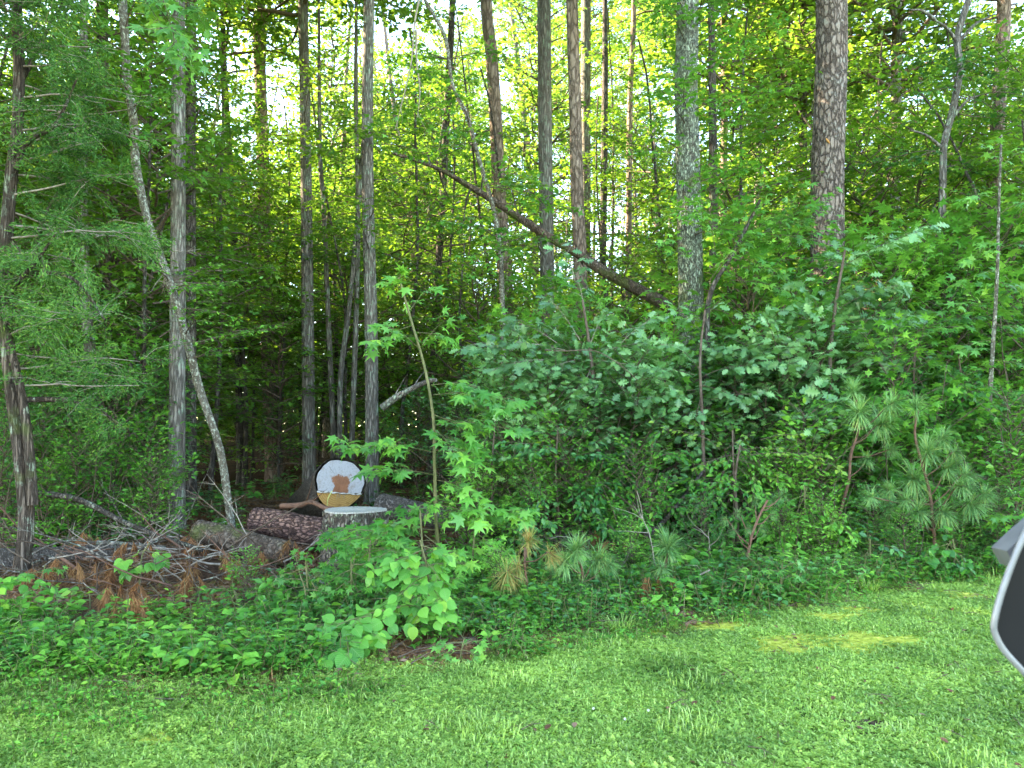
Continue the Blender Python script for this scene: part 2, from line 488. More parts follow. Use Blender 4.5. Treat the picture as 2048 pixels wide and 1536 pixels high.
B_RED = bark_mat('bark_red_flakes', (.16, .085, .07), (.32, .19, .165), (.06, .04, .04), 9, 2.2, .45, 1.0, (.30, .17, .13), .3, plates=True, lscale=7)
B_SAWN = bark_mat('bark_sawn_log', (.26, .22, .19), (.42, .37, .33), (.10, .08, .07), 11, .8, .6, 1.0)
B_DEAD = bark_mat('bark_dead_rotten', (.16, .11, .08), (.30, .24, .19), (.06, .04, .03), 6, .8, .5, .8, moss=(.12, .15, .04))

# ------------------------------------------------------------------ ground
EDGE_PX = [(-900, 1395), (-300, 1400), (0, 1392), (250, 1385), (450, 1388), (600, 1372), (720, 1352), (860, 1336), (1000, 1312), (1100, 1292), (1300, 1258), (1500, 1228), (1640, 1196), (1800, 1172), (1950, 1160), (2150, 1150), (2700, 1140)]


def ground_hit(px, py):
    a, b = (px - W / 2) / FPX, (H / 2 - py) / FPX
    d = np.array([a, ct - b * st, st + b * ct])
    t = 1.0
    for _ in range(40):
        p = np.array([0, 0, CAM_H]) + d * t
        t += (float(G(p[0], p[1])) - p[2]) / d[2] * .9
    return np.array([0, 0, CAM_H]) + d * t


EDGE = np.array([ground_hit(*e)[:2] for e in EDGE_PX])


def edge_y(x):
    return np.interp(x, EDGE[:, 0], EDGE[:, 1])


m_floor, nt, out = nodes('forest_floor'); L = nt.links
tc = N(nt, 'ShaderNodeTexCoord')
n1 = N(nt, 'ShaderNodeTexNoise'); n1.inputs['Scale'].default_value = 1.5; n1.inputs['Detail'].default_value = 8; n1.inputs['Roughness'].default_value = .7
n2 = N(nt, 'ShaderNodeTexNoise'); n2.inputs['Scale'].default_value = 30; n2.inputs['Detail'].default_value = 6
L.new(tc.outputs['Object'], n1.inputs['Vector']); L.new(tc.outputs['Object'], n2.inputs['Vector'])
ca = ramp(nt, n2.outputs[0], [(.3, (.03, .02, .014)), (.5, (.09, .05, .03)), (.72, (.20, .12, .08))])
cb = ramp(nt, n1.outputs[0], [(.35, (.5, .5, .5)), (.65, (1.1, 1, .95))])
cc = mixc(nt, 1.0, ca, cb, 'MULTIPLY')
b = N(nt, 'ShaderNodeBsdfPrincipled'); L.new(cc, b.inputs['Base Color']); b.inputs['Roughness'].default_value = .95; b.inputs['Specular IOR Level'].default_value = .1
bm = N(nt, 'ShaderNodeBump'); bm.inputs['Strength'].default_value = .8; bm.inputs['Distance'].default_value = .03
L.new(n2.outputs[0], bm.inputs['Height']); L.new(bm.outputs[0], b.inputs['Normal']); L.new(b.outputs[0], out.inputs[0])

xs = np.concatenate([-np.geomspace(14, 900, 16)[::-1], np.linspace(-13.7, 13.7, 110), np.geomspace(14, 900, 16)])
ys = np.concatenate([-np.geomspace(4, 900, 14)[::-1], np.linspace(-3.6, 24, 110), np.geomspace(24.5, 900, 22)])


def grid(xs, ys, dz=0.0, name='ground', mat=None):
    X, Y = np.meshgrid(xs, ys)
    Z = G(X, Y) + dz
    m = MB()
    nx = len(xs); ny = len(ys)
    i = np.arange(ny - 1)[:, None] * nx + np.arange(nx - 1)[None, :]
    F = np.stack([i, i + 1, i + nx + 1, i + nx], -1).reshape(-1, 4)
    m.add(np.stack([X, Y, Z], -1).reshape(-1, 3), F, 0, .5, True)
    return m.build(name, mat)


tag(grid(xs, ys, 0, 'forest_floor', m_floor), 'brown forest floor of leaf litter and pine straw', None, None, 'structure')

m_lawn = plain_mat('lawn_thatch', [(.3, (.035, .065, .02)), (.5, (.075, .12, .035)), (.62, (.12, .15, .05)), (.75, (.17, .13, .08))], 7, .95, .8, .1)
m = MB()
lx = np.concatenate([-np.geomspace(12.2, 400, 12)[::-1], np.linspace(-12, 12, 161), np.geomspace(12.2, 400, 12)])
rows = 46
ey = edge_y(lx) + .10 * np.sin(lx * 5.1) + .07 * np.sin(lx * 11.3 + 1) + .05 * np.sin(lx * 23)
tt = np.linspace(0, 1, rows) ** 3
Yg = ey[None, :] - tt[:, None] * 400 - np.linspace(0, 1, rows)[:, None] * 5
Xg = np.broadcast_to(lx[None, :], Yg.shape)
Zg = G(Xg, Yg) + .012 * np.clip((ey[None, :] - Yg) / .15, 0, 1) - .004 + .0 * Yg
i = np.arange(rows - 1)[:, None] * len(lx) + np.arange(len(lx) - 1)[None, :]
F = np.stack([i, i + len(lx), i + len(lx) + 1, i + 1], -1).reshape(-1, 4)
m.add(np.stack([Xg, Yg, Zg], -1).reshape(-1, 3), F, 0, .5, True)
lawn = m.build('lawn', m_lawn); tag(lawn, 'mown lawn running along the edge of the wood', None, None, 'structure')


# ------------------------------------------------------------------ instanced ground stuff
def gn_scatter(name, protos, pos, rotz, scale, idx, label, tilt=None):
    pc = bpy.data.collections.new(name + '_pieces')
    for k, (me) in enumerate(protos):
        o = bpy.data.objects.new('%s_piece_%02d' % (name, k), me); pc.objects.link(o)
    me = bpy.data.meshes.new(name)
    me.vertices.add(len(pos)); me.vertices.foreach_set('co', np.asarray(pos, np.float32).ravel())
    rot = np.zeros((len(pos), 3), np.float32); rot[:, 2] = rotz
    if tilt is not None: rot[:, 0] = tilt
    a = me.attributes.new('rot', 'FLOAT_VECTOR', 'POINT'); a.data.foreach_set('vector', rot.ravel())
    a = me.attributes.new('scl', 'FLOAT', 'POINT'); a.data.foreach_set('value', np.asarray(scale, np.float32))
    a = me.attributes.new('idx', 'INT', 'POINT'); a.data.foreach_set('value', np.asarray(idx, np.int32))
    o = bpy.data.objects.new(name, me); COL.objects.link(o)
    ng = bpy.data.node_groups.new(name + '_nodes', 'GeometryNodeTree')
    ng.interface.new_socket('Geometry', in_out='INPUT', socket_type='NodeSocketGeometry')
    ng.interface.new_socket('Geometry', in_out='OUTPUT', socket_type='NodeSocketGeometry')
    gi = ng.nodes.new('NodeGroupInput'); go = ng.nodes.new('NodeGroupOutput')
    ci = ng.nodes.new('GeometryNodeCollectionInfo'); ci.inputs['Collection'].default_value = pc
    ci.inputs['Separate Children'].default_value = True; ci.inputs['Reset Children'].default_value = True
    ip = ng.nodes.new('GeometryNodeInstanceOnPoints'); ip.inputs['Pick Instance'].default_value = True
    mp = ng.nodes.new('GeometryNodeMeshToPoints')
    def attr(nm, t):
        n = ng.nodes.new('GeometryNodeInputNamedAttribute'); n.data_type = t; n.inputs['Name'].default_value = nm
        return [s for s in n.outputs if s.enabled and s.name == 'Attribute'][0]
    l = ng.links
    l.new(gi.outputs[0], mp.inputs[0]); l.new(mp.outputs[0], ip.inputs['Points']); l.new(ci.outputs[0], ip.inputs['Instance'])
    l.new(attr('idx', 'INT'), ip.inputs['Instance Index'])
    er = ng.nodes.new('FunctionNodeEulerToRotation'); l.new(attr('rot', 'FLOAT_VECTOR'), er.inputs[0]); l.new(er.outputs[0], ip.inputs['Rotation'])
    l.new(attr('scl', 'FLOAT'), ip.inputs['Scale'])
    l.new(ip.outputs[0], go.inputs[0])
    md = o.modifiers.new('scatter', 'NODES'); md.node_group = ng
    tag(o, label, None, None, 'stuff')
    return o


def up_dirs(n, tilt_lo, tilt_hi):
    a = rng.random(n) * 2 * math.pi; t = rng.uniform(tilt_lo, tilt_hi, n)
    return np.stack([np.cos(a) * np.sin(t), np.sin(a) * np.sin(t), np.cos(t)], -1), a


def blade_mesh(m, pos, a, h, w, lean, var, mat=0):
    n = len(pos)
    d = np.stack([np.cos(a), np.sin(a), np.zeros(n)], -1); s = np.stack([-np.sin(a), np.cos(a), np.zeros(n)], -1)
    z = np.array([0, 0, 1.0])
    p1 = pos + d * (lean * .35 * h)[:, None] + z * (h * .62)[:, None]
    p2 = pos + d * (lean * h)[:, None] + z * (h * (1 - .35 * lean))[:, None]
    V = np.stack([pos - s * w[:, None] * .5, pos + s * w[:, None] * .5, p1 + s * w[:, None] * .42, p1 - s * w[:, None] * .42, p2], 1)
    F = (np.array([(0, 1, 2), (0, 2, 3), (3, 2, 4)])[None] + (np.arange(n) * 5)[:, None, None]).reshape(-1, 3)
    m.add(V.reshape(-1, 3), F, mat, np.repeat(var, 5))


def lawn_patch(nb, nc, hb=(.02, .05), R=.13, wb=(.005, .011), cs=(.014, .026), nbr=12):
    m = MB()
    r = R * np.sqrt(rng.random(nb)); a = rng.random(nb) * 6.283
    pos = np.stack([r * np.cos(a), r * np.sin(a), np.zeros(nb)], -1)
    blade_mesh(m, pos, rng.random(nb) * 6.283, rng.uniform(*hb, nb), rng.uniform(*wb, nb), rng.uniform(.2, 1.1, nb), rng.random(nb) ** 1.3)
    r = R * np.sqrt(rng.random(nc)); a = rng.random(nc) * 6.283
    pos = np.stack([r * np.cos(a), r * np.sin(a), rng.uniform(.008, .032, nc)], -1)
    nr, _ = up_dirs(nc, 0, .55); b2 = rng.random(nc) * 6.283
    scatter(m, 'trefoil', pos, np.stack([np.cos(b2), np.sin(b2), rng.normal(0, .15, nc)], -1), nr, rng.uniform(*cs, nc), 1)
    # broad weed leaves
    r = R * np.sqrt(rng.random(nbr)); a = rng.random(nbr) * 6.283
    pos = np.stack([r * np.cos(a), r * np.sin(a), np.full(nbr, .008)], -1); b2 = rng.random(nbr) * 6.283
    scatter(m, 'ovate', pos, np.stack([np.cos(b2), np.sin(b2), rng.uniform(.1, 1.1, nbr)], -1), np.tile([0, 0, 1.], (nbr, 1)), rng.uniform(.025, .05, nbr), 1)
    return m.mesh('lawn_patch', [M_GRASS, M_CLOVER])


lawn_protos = [lawn_patch(120, 40, nbr=26), lawn_patch(80, 80, nbr=34), lawn_patch(40, 110, nbr=44), lawn_patch(150, 20, (.02, .042), nbr=20), lawn_patch(30, 40, (.012, .03), nbr=6), lawn_patch(90, 20, (.05, .10), wb=(.005, .008), nbr=8)]

# moss patches: centre px, half extents px
MOSS_PX = [(1690, 1292, 185, 27), (1790, 1288, 75, 17), (1560, 1308, 70, 14), (1670, 1240, 80, 12), (1420, 1258, 95, 14), (1130, 1292, 45, 12), (1070, 1305, 35, 8),
           (820, 1338, 34, 13), (300, 1492, 62, 24), (1925, 1196, 60, 12), (1715, 1225, 60, 7), (1490, 1372, 28, 8), (1300, 1268, 40, 8)]
MOSS = []
for (px, py, hx, hy) in MOSS_PX:
    c = ground_hit(px, py); e = ground_hit(px + hx, py); n_ = ground_hit(px, py - hy); s_ = ground_hit(px, py + hy)
    MOSS.append((c[0], (n_[1] + s_[1]) / 2, abs(e[0] - c[0]), max(.06, (n_[1] - s_[1]) / 2)))
BARE = [(*ground_hit(1770, 1462)[:2], .24, .14), (*ground_hit(1560, 1340)[:2], .08, .05)]


def inside(x, y, items, k=1.0):
    r = np.zeros(len(x), bool)
    for (cx, cy, a, b) in items:
        wob = 1 + .25 * np.sin(np.arctan2(y - cy, x - cx) * 3 + cx * 5) + .12 * np.sin(np.arctan2(y - cy, x - cx) * 7)
        r |= ((x - cx) / a) ** 2 + ((y - cy) / b) ** 2 < (k * wob) ** 2
    return r


def in_view(x, y, margin=.6):
    return np.abs(x) < (y * .68 + margin)


n = 15000
x = rng.uniform(-6.5, 8, n); y = rng.uniform(2.9, 9.5, n)
k = in_view(x, y) & (y < edge_y(x) + .12 * np.sin(x * 6) + rng.normal(0, .10, n))
keep = k & (~inside(x, y, MOSS, .9) | (rng.random(n) < .22)) & (~inside(x, y, BARE, 1.0) | (rng.random(n) < .15))
x, y = x[keep], y[keep]
clov = np.array([mnoise.noise(Vector((a * .9, b * .9, 3))) for a, b in zip(x, y)]) + rng.normal(0, .22, len(x)) - x * .03
idx = np.where(clov > .28, 2, np.where(clov > .08, 1, np.where(clov > -.2, 0, 3)))
r_ = rng.random(len(x)); idx = np.where(r_ < .12, 4, idx); idx = np.where(r_ > .993, 5, idx)
gn_scatter('lawn_grass', lawn_protos, np.stack([x, y, G(x, y) + .008], -1), rng.random(len(x)) * 6.28, rng.uniform(.75, 1.2, len(x)), idx,
           'short lawn grass and clover covering the foreground')
print('lawn instances', len(x))

# dry bits lying on the lawn
bits = []
for q in range(3):
    m = MB(); k = 3
    pos = rng.normal(0, .12, (k, 3)) * [1, 1, 0] + [0, 0, .035]
    b2 = rng.random(k) * 6.283; nr, _ = up_dirs(k, 0, .7)
    scatter(m, 'oval', pos, np.stack([np.cos(b2), np.sin(b2), rng.normal(0, .2, k)], -1), nr, rng.uniform(.02, .05, k), 0)
    a = rng.random() * 6.28; p = np.array([math.cos(a), math.sin(a), 0]) * .06
    tube(m, [-p + [0, 0, .04], [0, .005, .045], p + [0, 0, .035]], [.0025, .002, .001], 4, 1)
    pos = rng.normal(0, .1, (4, 3)) * [1, 1, 0] + [0, 0, .035]; b2 = rng.random(4) * 6.283
    scatter(m, 'needle', pos, np.stack([np.cos(b2), np.sin(b2), rng.normal(0, .1, 4)], -1), np.tile([0, 0, 1.], (4, 1)), .12, 0)
    bits.append(m.mesh('dry_bits', [M_DEADLEAF, M_TWIG]))
n = 260; x = rng.uniform(-4, 6, n); y = rng.uniform(3.2, 8.5, n); k = (y < edge_y(x)) & in_view(x, y); x, y = x[k], y[k]
gn_scatter('fallen_leaf_bits', bits, np.stack([x, y, G(x, y)], -1), rng.random(len(x)) * 6.28, rng.uniform(.6, 1.2, len(x)), rng.integers(0, 3, len(x)), 'dry leaf bits and pine needles lying on the lawn')

# moss cushions
m_moss = plain_mat('moss_yellow_green', [(.3, (.20, .23, .03)), (.5, (.36, .40, .05)), (.72, (.50, .50, .10))], 22, .95, 1.0, .1)
for q, (cx, cy, a, b_) in enumerate(MOSS):
    m = MB(); nr_, na = 9, 40
    V = [(cx, cy, 0)]
    for i_ in range(1, nr_ + 1):
        for j in range(na):
            th = j / na * 6.283
            wob = 1 + .25 * math.sin(math.atan2(b_ * math.sin(th), a * math.cos(th)) * 3 + cx * 5) + .12 * math.sin(th * 7) + .1 * math.sin(th * 13 + q)
            rr = i_ / nr_ * wob
            V.append((cx + a * rr * math.cos(th), cy + b_ * rr * math.sin(th), i_ / nr_))
    V = np.array(V); e = V[:, 2].copy()
    V[:, 2] = G(V[:, 0], V[:, 1]) + .008 + .026 * (1 - e ** 3) + .006 * np.sin(V[:, 0] * 37) * np.sin(V[:, 1] * 61) * (e < 1) + rng.normal(0, .0025, len(V)) * (e < 1)
    V[e >= 1, 2] -= .02
    F3 = [(0, 1 + j, 1 + (j + 1) % na) for j in range(na)]
    F4 = [(1 + (i_ - 1) * na + j, 1 + i_ * na + j, 1 + i_ * na + (j + 1) % na, 1 + (i_ - 1) * na + (j + 1) % na) for i_ in range(1, nr_) for j in range(na)]
    m.add(V, F3, 0, .5, True); m.f.append(np.array(F4)); m.m.append(np.zeros(len(F4))); m.s.append(np.ones(len(F4), bool))
    k = int(2600 * a * b_ / .1); k = min(max(k, 250), 5000)
    rr = np.sqrt(rng.random(k)) * .97; th = rng.random(k) * 6.283
    pp = np.stack([cx + a * rr * np.cos(th), cy + b_ * rr * np.sin(th), np.zeros(k)], -1); pp[:, 2] = G(pp[:, 0], pp[:, 1]) + .02
    d, _ = up_dirs(k, .1, 1.0)
    tm = MB(); scatter(m, 'needle1', pp, d, rng.normal(0, 1, (k, 3)), rng.uniform(.010, .022, k) * 1.0)
    o = m.build('moss', m_moss)
    tag(o, 'yellow green moss growing in the lawn grass', None, 'moss patches in the lawn', 'stuff')
m_soil = plain_mat('bare_soil', [(.3, (.05, .03, .02)), (.7, (.14, .09, .065))], 25, .95, .9, .1)


# ------------------------------------------------------------------ litter, groundcover
def litter_patch(nl, nn, R=.3):
    m = MB()
    r = R * np.sqrt(rng.random(nl)); a = rng.random(nl) * 6.283
    pos = np.stack([r * np.cos(a), r * np.sin(a), rng.uniform(.005, .03, nl)], -1)
    nr, _ = up_dirs(nl, 0, .8); b2 = rng.random(nl) * 6.283
    scatter(m, 'oval', pos, np.stack([np.cos(b2), np.sin(b2), rng.normal(0, .3, nl)], -1), nr, rng.uniform(.04, .10, nl), 0)
    r = R * np.sqrt(rng.random(nn)); a = rng.random(nn) * 6.283
    pos = np.stack([r * np.cos(a), r * np.sin(a), rng.uniform(.005, .045, nn)], -1); b2 = rng.random(nn) * 6.283
    scatter(m, 'needle', pos, np.stack([np.cos(b2), np.sin(b2), rng.normal(0, .2, nn)], -1), np.tile([0, 0, 1.], (nn, 1)), rng.uniform(.10, .2, nn), 1)
    for _ in range(3):
        p = np.array([rng.uniform(-R, R), rng.uniform(-R, R), .03]); a = rng.random() * 6.28; l_ = rng.uniform(.15, .5)
        q_ = p + np.array([math.cos(a), math.sin(a), rng.uniform(-.05, .25)]) * l_
        tube(m, [p, (p + q_) / 2 + rng.normal(0, .02, 3), q_], [.006, .005, .002], 4, 2)
    return m.mesh('litter_patch', [M_DEADLEAF, M_PINED, M_TWIG])


lit = [litter_patch(60, 260), litter_patch(110, 120), litter_patch(25, 420)]
n = 5200
x = rng.uniform(-16, 16, n); y = 4 + 16 * rng.random(n) ** 1.4
k = in_view(x, y, 1.0) & (y > edge_y(x) - .1)
x, y = x[k], y[k]
gn_scatter('leaf_litter', lit, np.stack([x, y, G(x, y)], -1), rng.random(len(x)) * 6.28, rng.uniform(.65, .95, len(x)), rng.integers(0, 3, len(x)),
           'fallen brown leaves and pine straw under the trees', rng.normal(0, .08, len(x)))


def cover_patch(kind, n, size, h, R, mat, stems=True, twig=M_STEMG, nblade=0, hb=(.1, .2)):
    m = MB()
    ns = max(4, n // 7)
    for _ in range(ns):
        r = R * math.sqrt(rng.random()); a = rng.random() * 6.283
        base = np.array([r * math.cos(a), r * math.sin(a), 0]); hh = rng.uniform(*h)
        lean = rng.normal(0, .35, 2)
        top = base + np.array([lean[0] * hh, lean[1] * hh, hh])
        pts = np.array([base, base + (top - base) * .5 + [0, 0, hh * .08], top])
        if stems: tube(m, pts, [.003, .0025, .0012], 3, 1)
        kk = n // ns
        t = rng.uniform(.3, 1, kk)
        pos = base + (top - base) * t[:, None]
        b2 = np.arange(kk) * 2.4 + rng.random() * 6
        d = np.stack([np.cos(b2), np.sin(b2), rng.uniform(-.25, .5, kk)], -1)
        pos = pos + d * size[0] * .5
        nr = np.tile([0, 0, 1.], (kk, 1)) + rng.normal(0, .3, (kk, 3))
        scatter(m, kind, pos, d, nr, rng.uniform(*size, kk), 0)
    if nblade:
        r = R * np.sqrt(rng.random(nblade)); a = rng.random(nblade) * 6.283
        pos = np.stack([r * np.cos(a), r * np.sin(a), np.zeros(nblade)], -1)
        blade_mesh(m, pos, rng.random(nblade) * 6.283, rng.uniform(*hb, nblade), rng.uniform(.004, .008, nblade), rng.uniform(.3, 1.2, nblade), rng.random(nblade), 2)
    return m.mesh('cover_patch', [mat, twig, M_GRASS])


cov = [cover_patch('ovate', 110, (.025, .045), (.05, .16), .18, M_SMALL),
       cover_patch('lobe3', 70, (.04, .07), (.08, .22), .2, M_GUM),
       cover_patch('ovate', 90, (.035, .06), (.08, .24), .2, M_DARKGL),
       cover_patch('trefoil', 150, (.018, .03), (.03, .10), .18, M_CLOVER, nblade=14, hb=(.04, .09)),
       cover_patch('round', 40, (.05, .08), (.1, .25), .2, M_SMALL),
       cover_patch('ovate', 60, (.02, .035), (.03, .08), .18, M_SMALL, nblade=40, hb=(.05, .13)),
       cover_patch('lance', 90, (.05, .08), (.1, .3), .18, M_SMALL)]


def add_cover(name, n, xr, yf, dens, w, label, sc=(.8, 1.3), base=0):
    pts = []
    tries = 0
    while len(pts) < n and tries < n * 40:
        tries += 1
        px = rng.uniform(*xr); yy = yf(px)
        if dens(px, yy) > rng.random():
            pts.append((gx(px, yy), yy, px))
    pts = np.array(pts)
    if len(pts) == 0: return
    ii = rng.choice(len(w), len(pts), p=np.array(w) / sum(w))
    gn_scatter(name, cov, np.stack([pts[:, 0], pts[:, 1], G(pts[:, 0], pts[:, 1])], -1), rng.random(len(pts)) * 6.28, rng.uniform(*sc, len(pts)), ii, label)


def eyp(px):
    # depth of lawn edge at a photo column
    Y = 6.0
    for _ in range(8): Y = .5 * Y + .5 * float(edge_y(gx(px, Y)))
    return Y


# low weeds along the left verge (dense), thinner in the middle, dense at right
add_cover('low_verge_weeds', 620, (-120, 760), lambda px: eyp(px) + rng.normal(.0, .32), lambda px, y: 1.0,
          [1.0, 0, 0, 6, 0, 3, 0], 'low ground ivy and clover blending into the lawn', (.5, .95))
add_cover('verge_weeds', 420, (-120, 640), lambda px: eyp(px) + rng.uniform(.25, 1.7), lambda px, y: .9 if y < eyp(px) + .65 else .16,
          [4, 2.5, 2, 3, 1.6, 3, 1.0], 'leafy weeds between the lawn and the fallen logs', (.7, 1.15))
add_cover('undergrowth', 1100, (1180, 2150), lambda px: eyp(px) + .15 + 2.6 * rng.random() ** 1.2,
          lambda px, y: min(1, max(.16, (px - 1250) / 260 + (y - eyp(px) - .8) * .5)), [5, 2, 5, 1, 1.3, 2, 1.5], 'dense leafy undergrowth below the young pines on the right', (.9, 1.5))
add_cover('bramble_cover', 330, (560, 1180), lambda px: eyp(px) + .35 + 2.4 * rng.random(), lambda px, y: .12 if (640 < px < 1000 and y < eyp(px) + 1.1) else .6, [3, 3, 4, .3, 1, .6, .6],
          'scattered low seedlings around the stump', (.8, 1.3))
add_cover('woodland_cover', 520, (-200, 2250), lambda px: 9.5 + 9 * rng.random(), lambda px, y: .15 if 350 < px < 1200 else .8, [3, 2, 4, 0, 1, 0, 1],
          'seedlings growing on the shaded forest floor', (1.2, 2.4))
add_cover('edge_grass', 150, (1000, 2000), lambda px: eyp(px) + rng.uniform(-.25, .25), lambda px, y: .8, [1.5, .4, .6, 4, .2, 1.5, .3],
          'longer tufts of grass and clover where the lawn meets the wood', (.6, 1.0))

# ------------------------------------------------------------------ plant growing
def grow(start, d, length, n, wander=.12, grav=0.0):
    d = norm(d); p = np.array(start, float); out = [p.copy()]
    st_ = length / (n - 1)
    for _ in range(n - 1):
        d = norm(d + rng.normal(0, wander, 3) + np.array([0, 0, grav])); p = p + d * st_; out.append(p.copy())
    return np.array(out)


def spray(mb_b, mb_l, start, d, length, leaf, lsize, spacing, mat_b=0, mat_l=0, r0=.012, sec=True, flat=.35, grav=-.02, secfac=.42, wander=.10, collect=None, fill=1.0, jit=.3):
    """a branch with side twigs in one rough plane and leaves along them"""
    n = max(5, int(length / .25) + 3)
    pts = grow(start, d, length, n, wander, grav)
    rad = np.linspace(r0, max(.0015, r0 * .18), n)
    tube(mb_b, pts, rad, 5 if r0 > .02 else 3, mat_b)
    tw = [pts[int(n * .55):]] if sec else [pts]
    if sec:
        ns = max(3, int(length / (spacing * 3.2)))
        for k in range(ns):
            t = .18 + .8 * (k + rng.random() * .6) / ns
            i = min(n - 2, int(t * (n - 1))); p = pts[i] + (pts[i + 1] - pts[i]) * (t * (n - 1) - i)
            dd = norm(pts[i + 1] - pts[i]); side = norm(np.cross(dd, [0, 0, 1.]) + 1e-6) * (1 if k % 2 else -1)
            L_ = length * secfac * (1 - .55 * t) * rng.uniform(.6, 1.2)
            q = grow(p, dd * .7 + side * rng.uniform(.6, 1.1) + np.array([0, 0, rng.normal(.05, .15)]), L_, 5, .12, grav)
            tube(mb_b, q, np.linspace(max(.002, r0 * .3), .0012, 5), 3, mat_b)
            tw.append(q)
    P_, D_, N_, S_ = [], [], [], []
    for q in tw:
        seg = np.linalg.norm(np.diff(q, axis=0), axis=1).sum()
        c = max(2, int(seg / spacing * fill))
        t = np.sort(rng.uniform(.1, 1, c)); t[-1] = 1.0
        u = t * (len(q) - 1); i = np.minimum(u.astype(int), len(q) - 2); f = (u - i)[:, None]
        p = q[i] * (1 - f) + q[i + 1] * f; dd = norm(q[i + 1] - q[i])
        side = norm(np.cross(dd, [0, 0, 1.]) + 1e-6) * np.where(np.arange(c) % 2, 1, -1)[:, None]
        dl = dd * rng.uniform(.2, .9, (c, 1)) + side * rng.uniform(.4, 1, (c, 1)) + rng.normal(0, jit, (c, 3)) * [1, 1, .7] + [0, 0, -.12]
        dl[-1] = dd[-1]
        sz = lsize * rng.uniform(.6, 1.15, c)
        P_.append(p + norm(dl) * (sz * .25)[:, None]); D_.append(dl); S_.append(sz)
        N_.append(np.array([0, 0, 1.]) + rng.normal(0, flat, (c, 3)))
    P_, D_, N_, S_ = map(np.concatenate, (P_, D_, N_, S_))
    if collect is not None:
        collect.append((P_, D_, N_, S_))
    else:
        scatter(mb_l, leaf, P_, D_, N_, S_, mat_l)
    return pts


def crown_mesh(height, z0, z1, rad, nprim, leaf, lsize, spacing, mat, twig=M_TWIG, shape='egg', up=.25, base=(0, 0), flat=.35, r0=.02, fill=1.0, name='crown', secfac=.42, grav=-.02):
    m = MB()
    for k in range(nprim):
        t = (k + rng.random()) / nprim; z = z0 + (z1 - z0) * t
        a = k * 2.399 + rng.random() * .8
        if shape == 'egg': R = rad * (math.sin(math.pi * min(1, .12 + .86 * t)) ** .6)
        elif shape == 'cone': R = rad * (1.05 - t)
        elif shape == 'dome': R = rad * math.sqrt(max(.05, 1 - t * t * .9))
        else: R = rad
        R *= rng.uniform(.65, 1.15)
        u = up + .5 * t + rng.normal(0, .12)
        spray(m, m, (base[0], base[1], z), (math.cos(a), math.sin(a), u), R, leaf, lsize, spacing, 1, 0, r0 * R / rad + .004, flat=flat, fill=fill, secfac=secfac, grav=grav)
    return m.mesh(name, [mat, twig])


import time as _t
t0 = _t.time()
# understory tree crowns (broad layered sprays)
U = [crown_mesh(7, 1.6, 7.0, 2.3, 48, 'lobe3', .125, .06, M_UNDER),
     crown_mesh(6, 1.0, 5.6, 2.1, 44, 'oval', .12, .052, M_UNDER),
     crown_mesh(8, 2.6, 8.6, 2.5, 50, 'lobe3', .13, .062, M_UNDER),
     crown_mesh(5, .5, 4.6, 1.9, 44, 'oval', .11, .05, M_UNDER)]
UH = [7.0, 5.8, 8.6, 4.8]
# canopy crowns: origin at the foot of the crown
C = [crown_mesh(9, 0, 9, 3.6, 70, 'diamond', .21, .075, M_CANOPY, shape='egg', flat=.6, r0=.05),
     crown_mesh(11, 0, 11, 3.3, 76, 'diamond', .20, .075, M_CANOPY, shape='egg', flat=.6, r0=.05),
     crown_mesh(8, 0, 8, 4.0, 66, 'diamond', .22, .08, M_CANOPY, shape='dome', flat=.6, r0=.05)]
# shrubs
S = [crown_mesh(1.7, .15, 1.6, .8, 42, 'ovate', .085, .036, M_SMALL, shape='dome', up=.5, r0=.006),
     crown_mesh(2.4, .2, 2.3, .95, 46, 'ovate', .095, .042, M_DARKGL, shape='egg', up=.5, r0=.007),
     crown_mesh(1.3, .1, 1.2, .65, 38, 'ovate', .065, .030, M_SMALL, shape='dome', up=.6, r0=.005),
     crown_mesh(2.8, .4, 2.7, 1.05, 44, 'star', .13, .055, M_GUM, shape='egg', up=.5, r0=.008),
     crown_mesh(2.8, .3, 2.7, 1.10, 40, 'oak', .125, .05, M_OAK, shape='egg', up=.45, r0=.008, flat=.55)]
SH = [1.6, 2.3, 1.2, 2.7, 2.7]
print('protos', _t.time() - t0, [len(c.polygons) for c in U + C + S])


def stem_mesh(h, r, mat, lean=.06, n=14, sides=8, name='trunk', crook=.05):
    m = MB()
    pts = grow((0, 0, -.15), (rng.normal(0, lean), rng.normal(0, lean), 1), h, n, crook)
    tube(m, pts, np.linspace(r, r * .35, n), sides, 0)
    return m.mesh(name, [mat])


STEMS = [stem_mesh(h + .3, .045, B_DARK) for h in UH]
SSTEM = []
for h in SH:
    m = MB()
    for _ in range(4):
        tube(m, grow((rng.normal(0, .05), rng.normal(0, .05), -.05), (rng.normal(0, .25), rng.normal(0, .25), 1), h * .9, 7, .1), np.linspace(.012, .003, 7), 4, 0)
    SSTEM.append(m.mesh('stem', [M_TWIG]))
TALL = [stem_mesh(20, .17, mt, .02, 20, 10, crook=.015) for mt in (B_GREY, B_PINEL, B_DARK, B_PINE)]


def sky_gap(x, y, r=3.0, top=20):
    """columns where the photo shows open sky between the trunks, above the understory"""
    px0, px1 = W / 2 + (x - r) / y * FPX, W / 2 + (x + r) / y * FPX
    return px1 > 960 and px0 < 1270


LM = [(35, 'cedar'), (330, 'leaning tree'), (617, 'sawn log'), (740, 'mossy grey trunk'), (870, 'sweetgum sapling'), (1010, 'pale crooked tree'), (1150, 'sunlit smooth pine'),
      (1385, 'lichen covered oak'), (1655, 'largest pine'), (1790, 'grey trunk'), (1985, 'tall thin sapling')]


